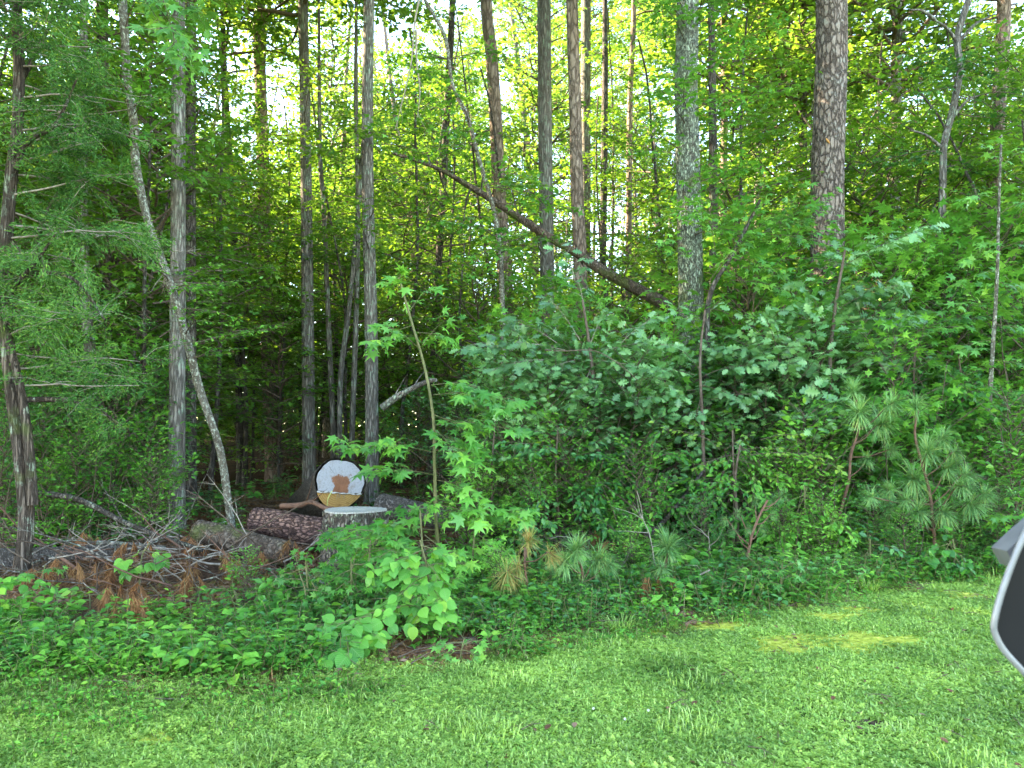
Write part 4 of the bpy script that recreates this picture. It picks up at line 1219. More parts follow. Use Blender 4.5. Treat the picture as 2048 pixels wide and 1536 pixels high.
# ------------------------------------------------------------------ plants with large leaves: each leaf a part
def big_leaf_plant(name, label, cat, stem_px, Y, w, sprays, leaf, lsize, mat, twig, stem_mat, spacing=.12, base_on_ground=True, maxn=300, flat=.35, group=None, fill=1.0, grav=-.02):
    """sprays: (start px, end px, dY) drawn as branches carrying large leaves"""
    pts = [P(px, py, Y) for px, py in stem_px][::-1]
    foot = pts[0].copy()
    if base_on_ground:
        foot[2] = float(G(foot[0], foot[1]))
        if pts[0][2] > foot[2]: pts = [np.array([foot[0], foot[1], foot[2] - .03])] + pts
    t = thing(name, label, cat, foot, group=group)
    m = MB(); cp = catmull(pts, 30) - foot
    tube(m, cp, np.linspace(w[1] / FPX * Y / 2, w[0] / FPX * Y / 2, 30), 7, 0); m.build('stem', [stem_mat], t)
    col = []
    tw = MB()
    for sp_ in sprays:
        a, b, dy = sp_[:3]; dy0 = sp_[3] if len(sp_) > 3 else 0
        p0, p1 = P(*a, Y + dy0), P(*b, Y + dy)
        Ln = np.linalg.norm(p1 - p0)
        # branch follows the drawn line
        q = catmull([p0, (p0 + p1) / 2 + [0, 0, .06 * Ln], p1], 8) - foot
        tube(tw, q, np.linspace(.0042, .0015, 8), 4, 0)
        lp = []
        ns = max(2, int(Ln / .12))
        subs = [q]
        for k in range(ns):
            i = 2 + int((k + rng.random()) / ns * 5); i = min(i, 6)
            dd = norm(q[i + 1] - q[i]); side = norm(np.cross(dd, [0, 0, 1.]) + 1e-6) * (1 if k % 2 else -1)
            s = grow(q[i], dd * .6 + side * .8 + [0, 0, rng.normal(.05, .15)], Ln * rng.uniform(.25, .5), 5, .1, grav)
            tube(tw, s, np.linspace(.003, .0012, 5), 3, 0); subs.append(s)
        for s in subs:
            seg = np.linalg.norm(np.diff(s, axis=0), axis=1).sum(); c = max(3, int(seg / spacing * fill * 1.5))
            tt_ = rng.uniform(.25, 1, c); tt_[-1] = 1; u = tt_ * (len(s) - 1); i = np.minimum(u.astype(int), len(s) - 2); f = (u - i)[:, None]
            p = s[i] * (1 - f) + s[i + 1] * f; dd = norm(s[i + 1] - s[i])
            side = norm(np.cross(dd, [0, 0, 1.]) + 1e-6) * np.where(np.arange(c) % 2, 1, -1)[:, None]
            dl = dd * rng.uniform(.2, .9, (c, 1)) + side * rng.uniform(.3, 1, (c, 1)) + rng.normal(0, .25, (c, 3)) + [0, -.15, -.28]
            sz = lsize * rng.uniform(.65, 1.15, c)
            col.append((p + norm(dl) * (sz * .3)[:, None] + foot, dl, np.array([0, -.55, 1.]) + rng.normal(0, flat, (c, 3)), sz, p + foot))
    A = [np.concatenate([c[i] for c in col]) for i in range(5)]
    for p_, q_ in zip(A[4], A[0]):      # leaf stalks
        tube(tw, [p_ - foot, q_ - foot], [.0014, .001], 3, 0)
    o = tw.build('twigs', [twig], t); o['kind'] = 'stuff'
    idx = np.arange(len(A[0])); rng.shuffle(idx); idx = idx[:maxn]
    leaf_objects(t, leaf, mat, A[0][idx], A[1][idx], A[2][idx], A[3][idx])
    rest = np.setdiff1d(np.arange(len(A[0])), idx)
    if len(rest):
        m = MB(); scatter(m, leaf, A[0][rest] - foot, A[1][rest], A[2][rest], A[3][rest]); o = m.build('foliage', [SMALLMAT.get(mat.name, mat)], t); o['kind'] = 'stuff'
    return t, len(idx)


# sweetgum sapling in the middle
sp = [((815, 590), (780, 560), -.1), ((820, 620), (850, 585), .1), ((828, 650), (745, 690), -.1), ((835, 665), (905, 680), .1), ((842, 700), (770, 650), .2), ((845, 690), (890, 640), 0),
      ((862, 770), (960, 775), -.1), ((866, 790), (1030, 800), -.25), ((868, 830), (940, 870), -.2), ((868, 850), (1030, 860), -.2), ((870, 905), (700, 895), -.2), ((870, 950), (745, 945), -.25),
      ((870, 900), (960, 930), -.3), ((872, 960), (940, 985), -.3), ((872, 1000), (780, 1050), -.35), ((872, 1010), (960, 1040), -.3), ((874, 1060), (700, 1075), -.3), ((874, 1050), (1040, 1020), -.25),
      ((874, 1090), (790, 1110), -.3), ((868, 860), (905, 900), -.35), ((876, 1100), (920, 1110), -.35), ((800, 570), (800, 545), 0), ((872, 1080), (680, 1120), -.4)]
_, nl = big_leaf_plant('sweetgum_sapling', 'young sweetgum with star shaped leaves standing right of the stump', 'sapling', [(798, 555), (822, 640), (848, 730), (866, 830), (869, 930), (872, 1040), (878, 1120)], 7.6, (4, 9), sp, 'star', .155, M_GUMBIG, M_STEMG, M_STEMG, .085)
print('sapling leaves', nl)
# right-hand bright sapling
sp = [((1998, 330), (1975, 290), 0), ((1998, 340), (2045, 300), 0), ((1996, 400), (1940, 390), -.1), ((1996, 430), (2060, 400), 0), ((1995, 470), (1950, 520), -.1), ((1994, 500), (2070, 480), -.1), ((1992, 540), (1930, 560), .1),
      ((1990, 560), (2060, 600), -.1), ((1988, 620), (1900, 610), .1), ((1986, 650), (2050, 660), -.2), ((1984, 680), (1920, 700), -.1), ((1982, 720), (2070, 740), -.2), ((1980, 780), (1920, 790), 0), ((1978, 860), (2060, 790), -.1), ((1975, 900), (2060, 870), -.2)]
big_leaf_plant('sweetgum_sapling', 'tall thin sapling with bright green star leaves near the right edge', 'sapling', [(2003, 270), (1998, 400), (1994, 560), (1984, 720), (1975, 880), (1972, 960)], 9.2, (4, 13), sp, 'star', .14, M_GUMBIG, M_STEMG, B_LICH, .12)
# sweetgum limb in front of the oak and pine
sp = [((1420, 560), (1500, 470), 0), ((1440, 530), (1560, 430), -.1), ((1470, 500), (1620, 440), 0), ((1480, 480), (1520, 380), .1), ((1520, 470), (1650, 400), -.1), ((1500, 470), (1660, 490), -.2), ((1450, 540), (1560, 540), -.2),
      ((1560, 450), (1600, 380), 0), ((1430, 500), (1420, 420), .1), ((1560, 520), (1700, 530), -.1), ((1460, 560), (1600, 590), -.1), ((1400, 540), (1330, 480), 0)]
big_leaf_plant('sweetgum_tree', 'sweetgum limb spreading bright lobed leaves between the oak and the largest pine', 'tree', [(1520, 400), (1470, 500), (1420, 590), (1415, 700), (1420, 900)], 10.6, (6, 16), sp, 'star', .13, M_GUMBIG, M_TWIG, B_DARK, .10)
# oak-leaved shrubs
sp = [((1130, 700), (950, 690), -.1), ((1120, 690), (1020, 640), .1), ((1160, 680), (1100, 600), 0), ((1180, 690), (1210, 620), 0), ((1210, 700), (1330, 690), -.1), ((1200, 720), (1330, 760), -.2), ((1150, 720), (1060, 760), -.2), ((1180, 740), (1160, 800), -.25),
      ((1230, 700), (1300, 640), .1), ((1130, 720), (980, 740), -.2), ((1220, 760), (1290, 820), -.3), ((1150, 560), (1130, 500), .2), ((1170, 620), (1150, 540), .2)]
big_leaf_plant('oak_sapling', 'oak sapling with bluish lobed leaves in the centre of the picture', 'sapling', [(1165, 600), (1180, 700), (1190, 800), (1200, 950), (1205, 1040)], 9.6, (5, 12), sp, 'oak', .155, M_OAKBIG, M_TWIGP, M_TWIG, .085, flat=.55)
sp = [((1620, 640), (1560, 620), -.1), ((1640, 620), (1600, 560), .1), ((1660, 610), (1720, 560), 0), ((1670, 620), (1800, 570), -.1), ((1680, 650), (1820, 640), -.2), ((1640, 660), (1570, 700), -.2), ((1680, 560), (1700, 500), .1), ((1690, 530), (1830, 470), 0),
      ((1640, 700), (1540, 740), -.2), ((1660, 700), (1620, 780), -.3), ((1690, 700), (1780, 720), -.2), ((1600, 740), (1480, 720), -.1), ((1560, 720), (1440, 700), .0)]
big_leaf_plant('oak_sapling', 'oak sapling with large glossy lobed leaves in front of the largest pine', 'sapling', [(1690, 500), (1670, 620), (1660, 740), (1665, 900), (1670, 1020)], 9.8, (5, 13), sp, 'oak', .17, M_OAKBIG, M_TWIG, M_TWIG, .085, flat=.55)
sp = [((1390, 750), (1300, 740), -.1), ((1400, 740), (1350, 690), .1), ((1410, 750), (1500, 730), -.1), ((1400, 770), (1480, 800), -.2), ((1390, 780), (1290, 800), -.2), ((1400, 800), (1390, 850), -.3), ((1420, 800), (1540, 790), -.1), ((1410, 640), (1440, 600), 0), ((1400, 660), (1350, 620), 0)]
big_leaf_plant('oak_sapling', 'oak sapling with small lobed leaves crossing the lichen covered trunk', 'sapling', [(1410, 620), (1400, 720), (1405, 850), (1410, 1030)], 9.4, (4, 10), sp, 'oak', .13, M_OAKBIG, M_TWIG, M_TWIG, .08, flat=.5)
# yellow-tipped holly-like shrub
sp = [((1440, 900), (1400, 870), -.1), ((1450, 900), (1500, 870), -.1), ((1480, 900), (1560, 900), -.2), ((1500, 910), (1640, 915), -.2), ((1450, 920), (1400, 930), -.2), ((1520, 880), (1600, 870), -.1), ((1590, 920), (1680, 935), -.3), ((1420, 880), (1330, 860), 0)]
big_leaf_plant('holly_shrub', 'shrub with yellow young leaf tips right of the lichen covered trunk', 'shrub', [(1480, 890), (1470, 960), (1475, 1050)], 8.7, (4, 9), sp, 'ovate', .07, M_YELLOW, M_TWIG, M_TWIG, .10, maxn=200)
# overhanging maple sprig top left, close to the camera
sp = [((235, -60), (330, 60), 0), ((250, -50), (380, 100), .1), ((260, -60), (400, 20), .1), ((300, -70), (360, 120), -.1), ((300, -60), (420, -10), .2)]
big_leaf_plant('maple_branch', 'blurred maple sprig hanging into the top left of the picture', 'branch', [(320, -160), (290, -100), (260, -60), (230, -60)], 5.2, (4, 7), sp, 'star', .12, M_GUMBIG, M_TWIG, M_TWIG, .09, base_on_ground=False)
# hanging vine-like pale branches top centre
for lab, pl in (('pale bare twig hanging down near the top centre', [(845, -30), (830, 40), (823, 120), (808, 190), (790, 260)]), ('shorter pale twig hanging beside the longer one at the top centre', [(832, 60), (834, 130), (840, 180), (835, 235)])):
    q = catmull([P(a, b, 11.5) for a, b in pl], 20); t = thing('hanging_twig', lab, 'twig', q[0])
    m = MB(); tube(m, q - q[0], np.linspace(.018, .005, 20), 5, 0)
    for k in range(5):
        i = rng.integers(5, 19); tube(m, grow(q[i] - q[0], (rng.normal(0, .4), rng.normal(0, .3), -1), rng.uniform(.2, .5), 5, .15), np.linspace(.005, .0015, 5), 3, 0)
    m.build('stem', [M_TWIGP], t)
    m = MB()
    for k in range(6): spray(m, m, q[rng.integers(6, 20)] - q[0], (rng.normal(0, 1), rng.normal(0, .6), -.2), .5, 'lobe3', .10, .07, 1, 0, .004)
    o = m.build('foliage', [M_GUM, M_TWIG], t); o['kind'] = 'stuff'

# round-leaved shrub in front of the stump: arching stems
sp = [((862, 1215), (760, 1222), -.25), ((800, 1215), (700, 1245), -.45, -.2), ((740, 1232), (655, 1262), -.6, -.35), ((720, 1240), (650, 1300), -.7, -.4), ((690, 1260), (700, 1332), -.85, -.5), ((665, 1275), (635, 1338), -.9, -.6), ((735, 1240), (740, 1290), -.6, -.4),
      ((840, 1130), (790, 1160), -.15), ((850, 1120), (885, 1170), -.1), ((830, 1110), (750, 1140), -.1), ((860, 1210), (830, 1245), -.3), ((850, 1160), (885, 1205), -.15), ((790, 1222), (745, 1262), -.4, -.2), ((870, 1205), (890, 1228), -.2),
      ((840, 1090), (885, 1110), 0), ((700, 1250), (600, 1258), -.5, -.4), ((845, 1100), (810, 1120), -.1), ((855, 1150), (800, 1190), -.25)]
big_leaf_plant('arching_shrub', 'arching shrub with broad rounded leaves drooping onto the lawn edge below the stump', 'shrub', [(840, 1080), (855, 1140), (862, 1215), (885, 1235), (900, 1262)], 5.75, (3, 7), sp, 'round', .098, M_ROUND, M_STEMG, M_STEMG, .072, flat=.3, maxn=290)

def bush(name, label, cat, px, top, base, hw, Y, leaf, size, mat, n=16, maxn=70, spacing=.06, stem=None, twig=None):
    sp = []
    for k in range(n):
        v = rng.uniform(.0, .85); y0 = top + (base - top) * v; s_ = -1 if k % 2 else 1
        w_ = hw * math.sqrt(1 - (v * .8) ** 2) * rng.uniform(.5, 1.05)
        sp.append(((px + rng.normal(0, 4), y0 + 20), (px + s_ * w_, y0 - rng.uniform(-10, .35) * w_ * .3), rng.uniform(-.45, .25) * hw / 110))
    sp.append(((px, top + 30), (px + rng.normal(0, 10), top), 0))
    return big_leaf_plant(name, label, cat, [(px + rng.normal(0, 6), top + 10), (px + rng.normal(0, 5), (top + base) / 2), (px, base)], Y, (3, 6), sp, leaf, size, mat, twig or M_STEMG, stem or M_STEMG, spacing, maxn=maxn)


bush('sweetgum_bush', 'bushy young sweetgum hiding the right side of the stump', 'bush', 775, 1045, 1240, 120, 6.9, 'star', .105, M_GUMBIG, 26, 200)
bush('sweetgum_bush', 'bushy young sweetgum between the stump and the arching shrub', 'bush', 705, 1105, 1262, 75, 6.3, 'star', .085, M_GUMBIG, 18, 110)
bush('leafy_bush', 'bright oval leaved bush at the left foot of the stump', 'bush', 615, 1105, 1262, 95, 6.35, 'ovate', .07, M_ROUND, 22, 160, .045)
bush('leafy_bush', 'bright oval leaved bush close behind the drooping leaves of the arching shrub', 'bush', 820, 1110, 1262, 85, 6.1, 'ovate', .075, M_ROUND, 18, 120, .05)
bush('sweetgum_bush', 'young sweetgum bush just right of the sapling stem', 'bush', 945, 1030, 1200, 85, 7.4, 'star', .10, M_GUMBIG, 16, 110)
bush('leafy_bush', 'low oval leaved bush among the debris left of the stump', 'bush', 470, 1160, 1260, 80, 6.4, 'ovate', .06, M_SMALL, 14, 80, .045)
bush('leafy_bush', 'broad leaved bush in the left foreground weeds', 'bush', 110, 1190, 1300, 110, 6.0, 'ovate', .085, M_SMALL, 18, 120, .05)
bush('leafy_bush', 'rounded bush at the lower left corner of the weeds', 'bush', -10, 1150, 1290, 90, 6.1, 'round', .07, M_SMALL, 16, 90, .05)
bush('leafy_bush', 'small bush below the heart leaved seedling at the left', 'bush', 250, 1235, 1320, 75, 5.7, 'ovate', .06, M_ROUND, 14, 80, .045)
bush('leafy_bush', 'bright bush in front of the short needled pine', 'bush', 1610, 960, 1150, 110, 8.2, 'ovate', .085, M_SMALL, 20, 80, .06)
bush('leafy_bush', 'glossy bush under the left young pine', 'bush', 1740, 1060, 1170, 100, 7.8, 'ovate', .085, M_DARKGL, 18, 80, .055)
bush('leafy_bush', 'round leaved bush right of the young pines', 'bush', 1900, 1060, 1160, 90, 7.9, 'round', .075, M_SMALL, 16, 80, .055)
bush('sweetgum_bush', 'bright lobed leaves beside the mirror at the right edge', 'bush', 2040, 990, 1120, 60, 8.3, 'star', .11, M_GUMBIG, 12, 60)
bush('leafy_bush', 'loose bush of small leaves left of the oak foot', 'bush', 1300, 880, 1090, 110, 8.9, 'ovate', .08, M_SMALL, 22, 80, .06, M_TWIG, M_TWIG)
bush('leafy_bush', 'loose bush of small leaves right of the oak foot', 'bush', 1470, 850, 1080, 120, 8.8, 'ovate', .08, M_SMALL, 24, 80, .06, M_TWIG, M_TWIG)
bush('leafy_bush', 'glossy leaved bush below the bluish oak sapling', 'bush', 1120, 850, 1060, 120, 9.0, 'ovate', .085, M_DARKGL, 22, 80, .06, M_TWIG, M_TWIG)
bush('leafy_bush', 'thin bush behind the sweetgum sapling', 'bush', 985, 830, 1050, 90, 9.3, 'ovate', .08, M_SMALL, 18, 70, .06, M_TWIG, M_TWIG)
bush('sweetgum_bush', 'sweetgum bush in the brush right of the largest pine', 'bush', 1830, 640, 900, 140, 9.6, 'star', .12, M_GUMBIG, 24, 70, .07, M_TWIG, M_TWIG)
bush('leafy_bush', 'pale leaved bush in the brush beside the tall thin sapling', 'bush', 1920, 700, 950, 110, 9.5, 'ovate', .09, M_ROUND, 22, 70, .06, M_TWIG, M_TWIG)
bush('sweetgum_bush', 'tall sweetgum bush at the foot of the sapling', 'bush', 850, 1010, 1230, 95, 7.1, 'star', .11, M_GUMBIG, 20, 120)
bush('sweetgum_bush', 'low sweetgum bush in front of the middle of the stump', 'bush', 735, 1070, 1262, 90, 6.6, 'star', .095, M_GUMBIG, 22, 120)
# bright seedlings
for lab, stem, sprs, Y, leaf, sz, mt in (
        ('bright sweetgum seedling on the lawn edge at the right', [(1565, 1125), (1562, 1160), (1560, 1225)], [((1563, 1140), (1590, 1125), 0), ((1563, 1145), (1540, 1140), 0), ((1562, 1160), (1600, 1150), -.05), ((1562, 1170), (1530, 1165), -.05), ((1561, 1190), (1590, 1190), -.05), ((1561, 1200), (1530, 1200), -.05)], 6.7, 'star', .085, M_GUMBIG),
        ('small lobed seedling at the lawn edge right of the arching shrub', [(930, 1275), (925, 1290), (920, 1320)], [((925, 1285), (880, 1290), 0), ((925, 1290), (960, 1280), 0), ((925, 1300), (870, 1315), -.05), ((925, 1300), (950, 1310), -.05)], 5.2, 'star', .07, M_GUMBIG),
        ('leafy green seedling at the foot of the stump', [(600, 1150), (610, 1180), (615, 1230)], [((605, 1160), (560, 1160), 0), ((605, 1165), (650, 1150), 0), ((610, 1180), (660, 1190), -.1), ((612, 1200), (570, 1210), -.1), ((600, 1150), (590, 1110), 0)], 6.2, 'star', .08, M_GUMBIG),
        ('heart leaved seedling on the pine debris at the left', [(300, 1085), (285, 1110), (280, 1150)], [((290, 1100), (240, 1130), 0), ((290, 1100), (330, 1120), -.1), ((285, 1120), (250, 1150), -.1)], 7.2, 'round', .10, M_ROUND),
        ('pale green seedling beside the foot of the cedar', [(90, 1130), (85, 1160), (80, 1200)], [((88, 1140), (120, 1135), 0), ((88, 1145), (50, 1150), 0), ((86, 1165), (115, 1180), 0), ((86, 1165), (50, 1185), 0)], 6.9, 'star', .085, M_GUMBIG),
        ('round leaved weed in the left foreground', [(40, 1230), (45, 1260), (50, 1310)], [((42, 1240), (0, 1240), 0), ((42, 1245), (90, 1240), 0), ((45, 1265), (110, 1270), -.05), ((45, 1270), (-10, 1290), -.05)], 5.6, 'round', .075, M_SMALL),
        ('leafy seedling with narrow leaves below the cedar', [(178, 1180), (180, 1200), (180, 1230)], [((180, 1190), (150, 1180), 0), ((180, 1190), (215, 1190), 0), ((180, 1200), (160, 1205), 0)], 6.5, 'ovate', .09, M_ROUND)):
    big_leaf_plant('seedling', lab, 'seedling', stem, Y, (2, 4), sprs, leaf, sz, mt, M_STEMG, M_STEMG, .06)
# tall weed
Y = 5.95
foot = g3(gx(1178, Y), Y)
t = thing('tall_weed', 'single upright weed with narrow bright leaves at the lawn edge', 'weed', foot)
q = grow((0, 0, -.02), (.02, 0, 1), .34, 8, .04); m = MB(); tube(m, q, np.linspace(.004, .002, 8), 5, 0); m.build('stem', [M_STEMG], t)
pos, dd, nn_, ss = [], [], [], []
for k in range(34):
    u = .2 + .8 * k / 33; i = min(6, int(u * 7)); a = k * 2.4
    pos.append(q[i] + (q[i + 1] - q[i]) * (u * 7 - i)); dd.append((math.cos(a), math.sin(a), .35 + .5 * (u > .9))); nn_.append((0, 0, 1)); ss.append(.075 * (1.1 - .5 * u))
leaf_objects(t, 'lance', M_ROUND, np.array(pos) + foot, dd, nn_, ss)


# ------------------------------------------------------------------ young pines
def pine_tuft(mb, p, d, L_, n, mat=0, spread=.9, droop=.25, shoot=.12):
    u = rng.random(n)
    pos = p + norm(d) * (u * shoot)[:, None]
    dirs = norm(norm(d)[None] * rng.uniform(.1, 1.0, (n, 1)) + rng.normal(0, spread, (n, 3)) * .8) + [0, 0, -droop]
    scatter(mb, 'needle', pos, dirs, np.array([0, 0, 1.]) + rng.normal(0, .2, (n, 3)), L_ * rng.uniform(.6, 1.05, n), mat)


def young_pine(label, stem_px, Y, tufts, L_=.19, mat=M_PINE, n=170, w=(4, 8), name='pine_sapling', stem_mat=M_STEMR, group=None):
    pts = [P(a, b, Y) for a, b in stem_px][::-1]
    foot = pts[0].copy(); foot[2] = float(G(foot[0], foot[1]))
    if pts[0][2] > foot[2]: pts = [foot - [0, 0, .03]] + pts
    t = thing(name, label, 'sapling', foot, group=group)
    cp = catmull(pts, 24) - foot
    m = MB(); tube(m, cp, np.linspace(w[1] / FPX * Y / 2, w[0] / FPX * Y / 2, 24), 7, 0); m.build('stem', [stem_mat], t)
    for (a, b, dx, dz, sc) in tufts:
        dy = rng.uniform(-.35, .15)
        p = P(a, b, Y + dy) - foot
        j = int(np.argmin(np.linalg.norm(cp - (p - [0, 0, .08]), axis=1)))
        j = max(0, j - 2)
        m = MB(); q = catmull([cp[j], (cp[j] + p) / 2 + [0, 0, -.03], p, p + norm(np.array([dx, -.3, dz])) * .10 * sc], 10)
        tube(m, q, np.linspace(.007, .004, 10), 5, 1)
        pine_tuft(m, p, np.array([dx, -.3, dz]), L_ * sc * 1.2, int(n * sc * 1.35), 0, shoot=.07 * sc, droop=.12)
        o = m.build('needle_tuft', [mat, stem_mat], t)
    return t


TA = [(1707, 790, -.2, 1, 1.0), (1720, 830, -.2, .2, 1.2), (1775, 812, .9, .5, 1.0), (1752, 852, .7, .3, 1.3), (1775, 900, .4, .1, .8), (1734, 918, -.1, .0, .8)]
young_pine('young pine with silvery needle tufts, left one of the pair on the right', [(1712, 800), (1716, 860), (1702, 910), (1698, 960), (1685, 1010), (1678, 1050)], 8.6, TA)
TB = [(1831, 820, 0, 1, .9), (1880, 881, .6, .5, .9), (1857, 893, -.2, .3, .8), (1851, 912, .4, .9, 1.0), (1828, 962, -.2, .1, 1.3), (1904, 905, .6, .1, .7), (1923, 950, .7, .1, .9), (1914, 972, .2, .0, .9), (1933, 1004, .1, -.1, 1.1), (1962, 988, .9, 0, .9),
      (1834, 1023, -.1, 0, 1.1), (1877, 1021, .2, -.1, 1.1), (1783, 980, -.3, 0, .9), (1746, 994, -.5, .1, .8), (1781, 1014, -.4, 0, .8), (1890, 940, .2, .3, .9), (1815, 1000, -.4, 0, .8)]
young_pine('young pine with many long needle tufts, right one of the pair on the right', [(1836, 820), (1830, 870), (1845, 930), (1860, 990), (1868, 1070)], 8.3, TB, n=200)
TC = [(1335, 1105, 0, .6, 1.2), (1320, 1130, .1, -.3, .8)]
young_pine('small pine seedling with a yellow centred needle rosette right of the lawn edge shrubs', [(1335, 1105), (1330, 1140), (1325, 1175)], 7.2, TC, .17, n=220)
TD = [(1150, 1108, .1, .4, 1.1), (1185, 1122, .5, .2, 1.1), (1135, 1125, -.3, .1, 1.0), (1160, 1160, .1, -.4, .9), (1210, 1130, .6, .0, .8)]
young_pine('bluish needled pine seedling at the foot of the bushes', [(1160, 1115), (1165, 1150), (1165, 1200)], 6.9, TD, .17, n=200)
TE = [(1015, 1140, -.1, -.9, 1.1), (1080, 1175, .1, -.9, 1.0), (1055, 1090, .2, .6, .9), (1095, 1105, .6, -.3, .8), (1040, 1130, -.3, -.5, .9)]
young_pine('drooping yellowish pine seedling left of the bluish one', [(1050, 1095), (1050, 1140), (1060, 1200)], 6.8, TE, .17, M_PINEY, n=190)
TF = [(1560, 995, .6, .6, .7), (1545, 1005, .3, .7, .7), (1480, 1030, -.6, .4, .6), (1455, 1040, -.8, .1, .6), (1540, 1030, .8, .1, .6), (1500, 1060, -.3, .2, .6), (1520, 1055, .5, -.1, .6), (1510, 1010, 0, 1, .7), (1470, 1060, -.6, -.1, .6)]
young_pine('short needled young pine with rusty shoot tips beside the oak trunk', [(1535, 1000), (1515, 1040), (1500, 1085), (1492, 1140), (1480, 1165)], 7.8, TF, .12, M_PINE, n=260, stem_mat=M_STEMR)
# dead brown pine branches in the debris
deadspots = [(220, 1210, 6.2), (262, 1260, 6.0), (310, 1270, 5.9), (205, 1150, 7.2), (360, 1200, 6.9), (400, 1140, 7.6), (330, 1120, 7.7), (450, 1120, 7.8), (500, 1140, 7.5), (540, 1095, 8.2), (150, 1110, 7.9), (85, 1160, 7.4), (255, 1140, 7.5), (300, 1060, 8.3), (410, 1050, 8.5), (245, 1190, 7), (290, 1205, 6.9), (300, 1240, 6.5), (240, 1235, 6.5), (285, 1320, 5.9), (340, 1155, 7.4), (385, 1100, 8), (410, 1190, 6.9), (120, 1190, 7.4), (150, 1150, 7.8), (270, 1090, 8.4), (330, 1080, 8.6), (430, 1070, 8.9),
             (355, 1085, 8.8), (200, 1070, 8.9), (470, 1060, 9), (560, 1150, 7.5), (600, 1070, 8.5), (1310, 1180, 6.9), (1470, 1160, 7.4), (1440, 1088, 8), (1600, 1040, 8), (700, 1150, 7.0), (1245, 1075, 8.6), (1160, 1060, 8.8), (1060, 1055, 8.8), (1000, 1075, 8.6)]
DT = []
for k in range(5):
    m = MB(); q = grow((0, 0, 0), (rng.normal(0, .4), rng.normal(0, .4), 1), .32, 6, .15)
    tube(m, q, np.linspace(.006, .003, 6), 4, 1)
    for _ in range(4):
        b_ = q[rng.integers(2, 6)] + rng.normal(0, .07, 3) * [1, 1, .5]
        tube(m, [q[3], b_], [.003, .002], 3, 1)
        pine_tuft(m, b_, np.array([rng.normal(0, .5), rng.normal(0, .4), -.6]), .16, 70, 0, .4, .8)
    DT.append(m.mesh('dead_needles', [M_PINED if k else M_PINEY, M_TWIG]))
for k, (a, b, Y) in enumerate(deadspots):
    x = gx(a, Y); o = bpy.data.objects.new('dead_pine_branch', DT[k % 5]); COL.objects.link(o)
    z = max(float(G(x, Y)) - .02, P(a, b, Y)[2] - .28)
    o.location = (x, Y, min(z, float(G(x, Y)) + .02)); o.rotation_euler = (0, 0, rng.random() * 6); o.scale = (rng.uniform(.8, 1.2),) * 3
    tag(o, 'dead brown pine tuft ' + where(a, Y, 7, 8.4), 'branch', 'dead pine tufts in the debris')

# ------------------------------------------------------------------ stump
def disc(m, c, u, v, R, mat=0, nr=6, na=48, rf=None, mask=None, relief=0.0, nrm=None):
    V = [c]
    for i in range(1, nr + 1):
        for j in range(na):
            th = j / na * 2 * math.pi
            rr = R * i / nr * (rf(th) if rf else 1)
            p = c + u * rr * math.cos(th) + v * rr * math.sin(th)
            if relief and nrm is not None: p = p + nrm * rng.normal(0, relief)
            V.append(p)
    F3 = [(0, 1 + j, 1 + (j + 1) % na) for j in range(na)]
    F4 = [(1 + (i - 1) * na + j, 1 + i * na + j, 1 + i * na + (j + 1) % na, 1 + (i - 1) * na + (j + 1) % na) for i in range(1, nr) for j in range(na)]
    b0 = m.n
    m.add(V, F3, mat, .5); m.f.append(np.array(F4) + b0); m.m.append(np.full(len(F4), mat)); m.s.append(np.zeros(len(F4), bool))


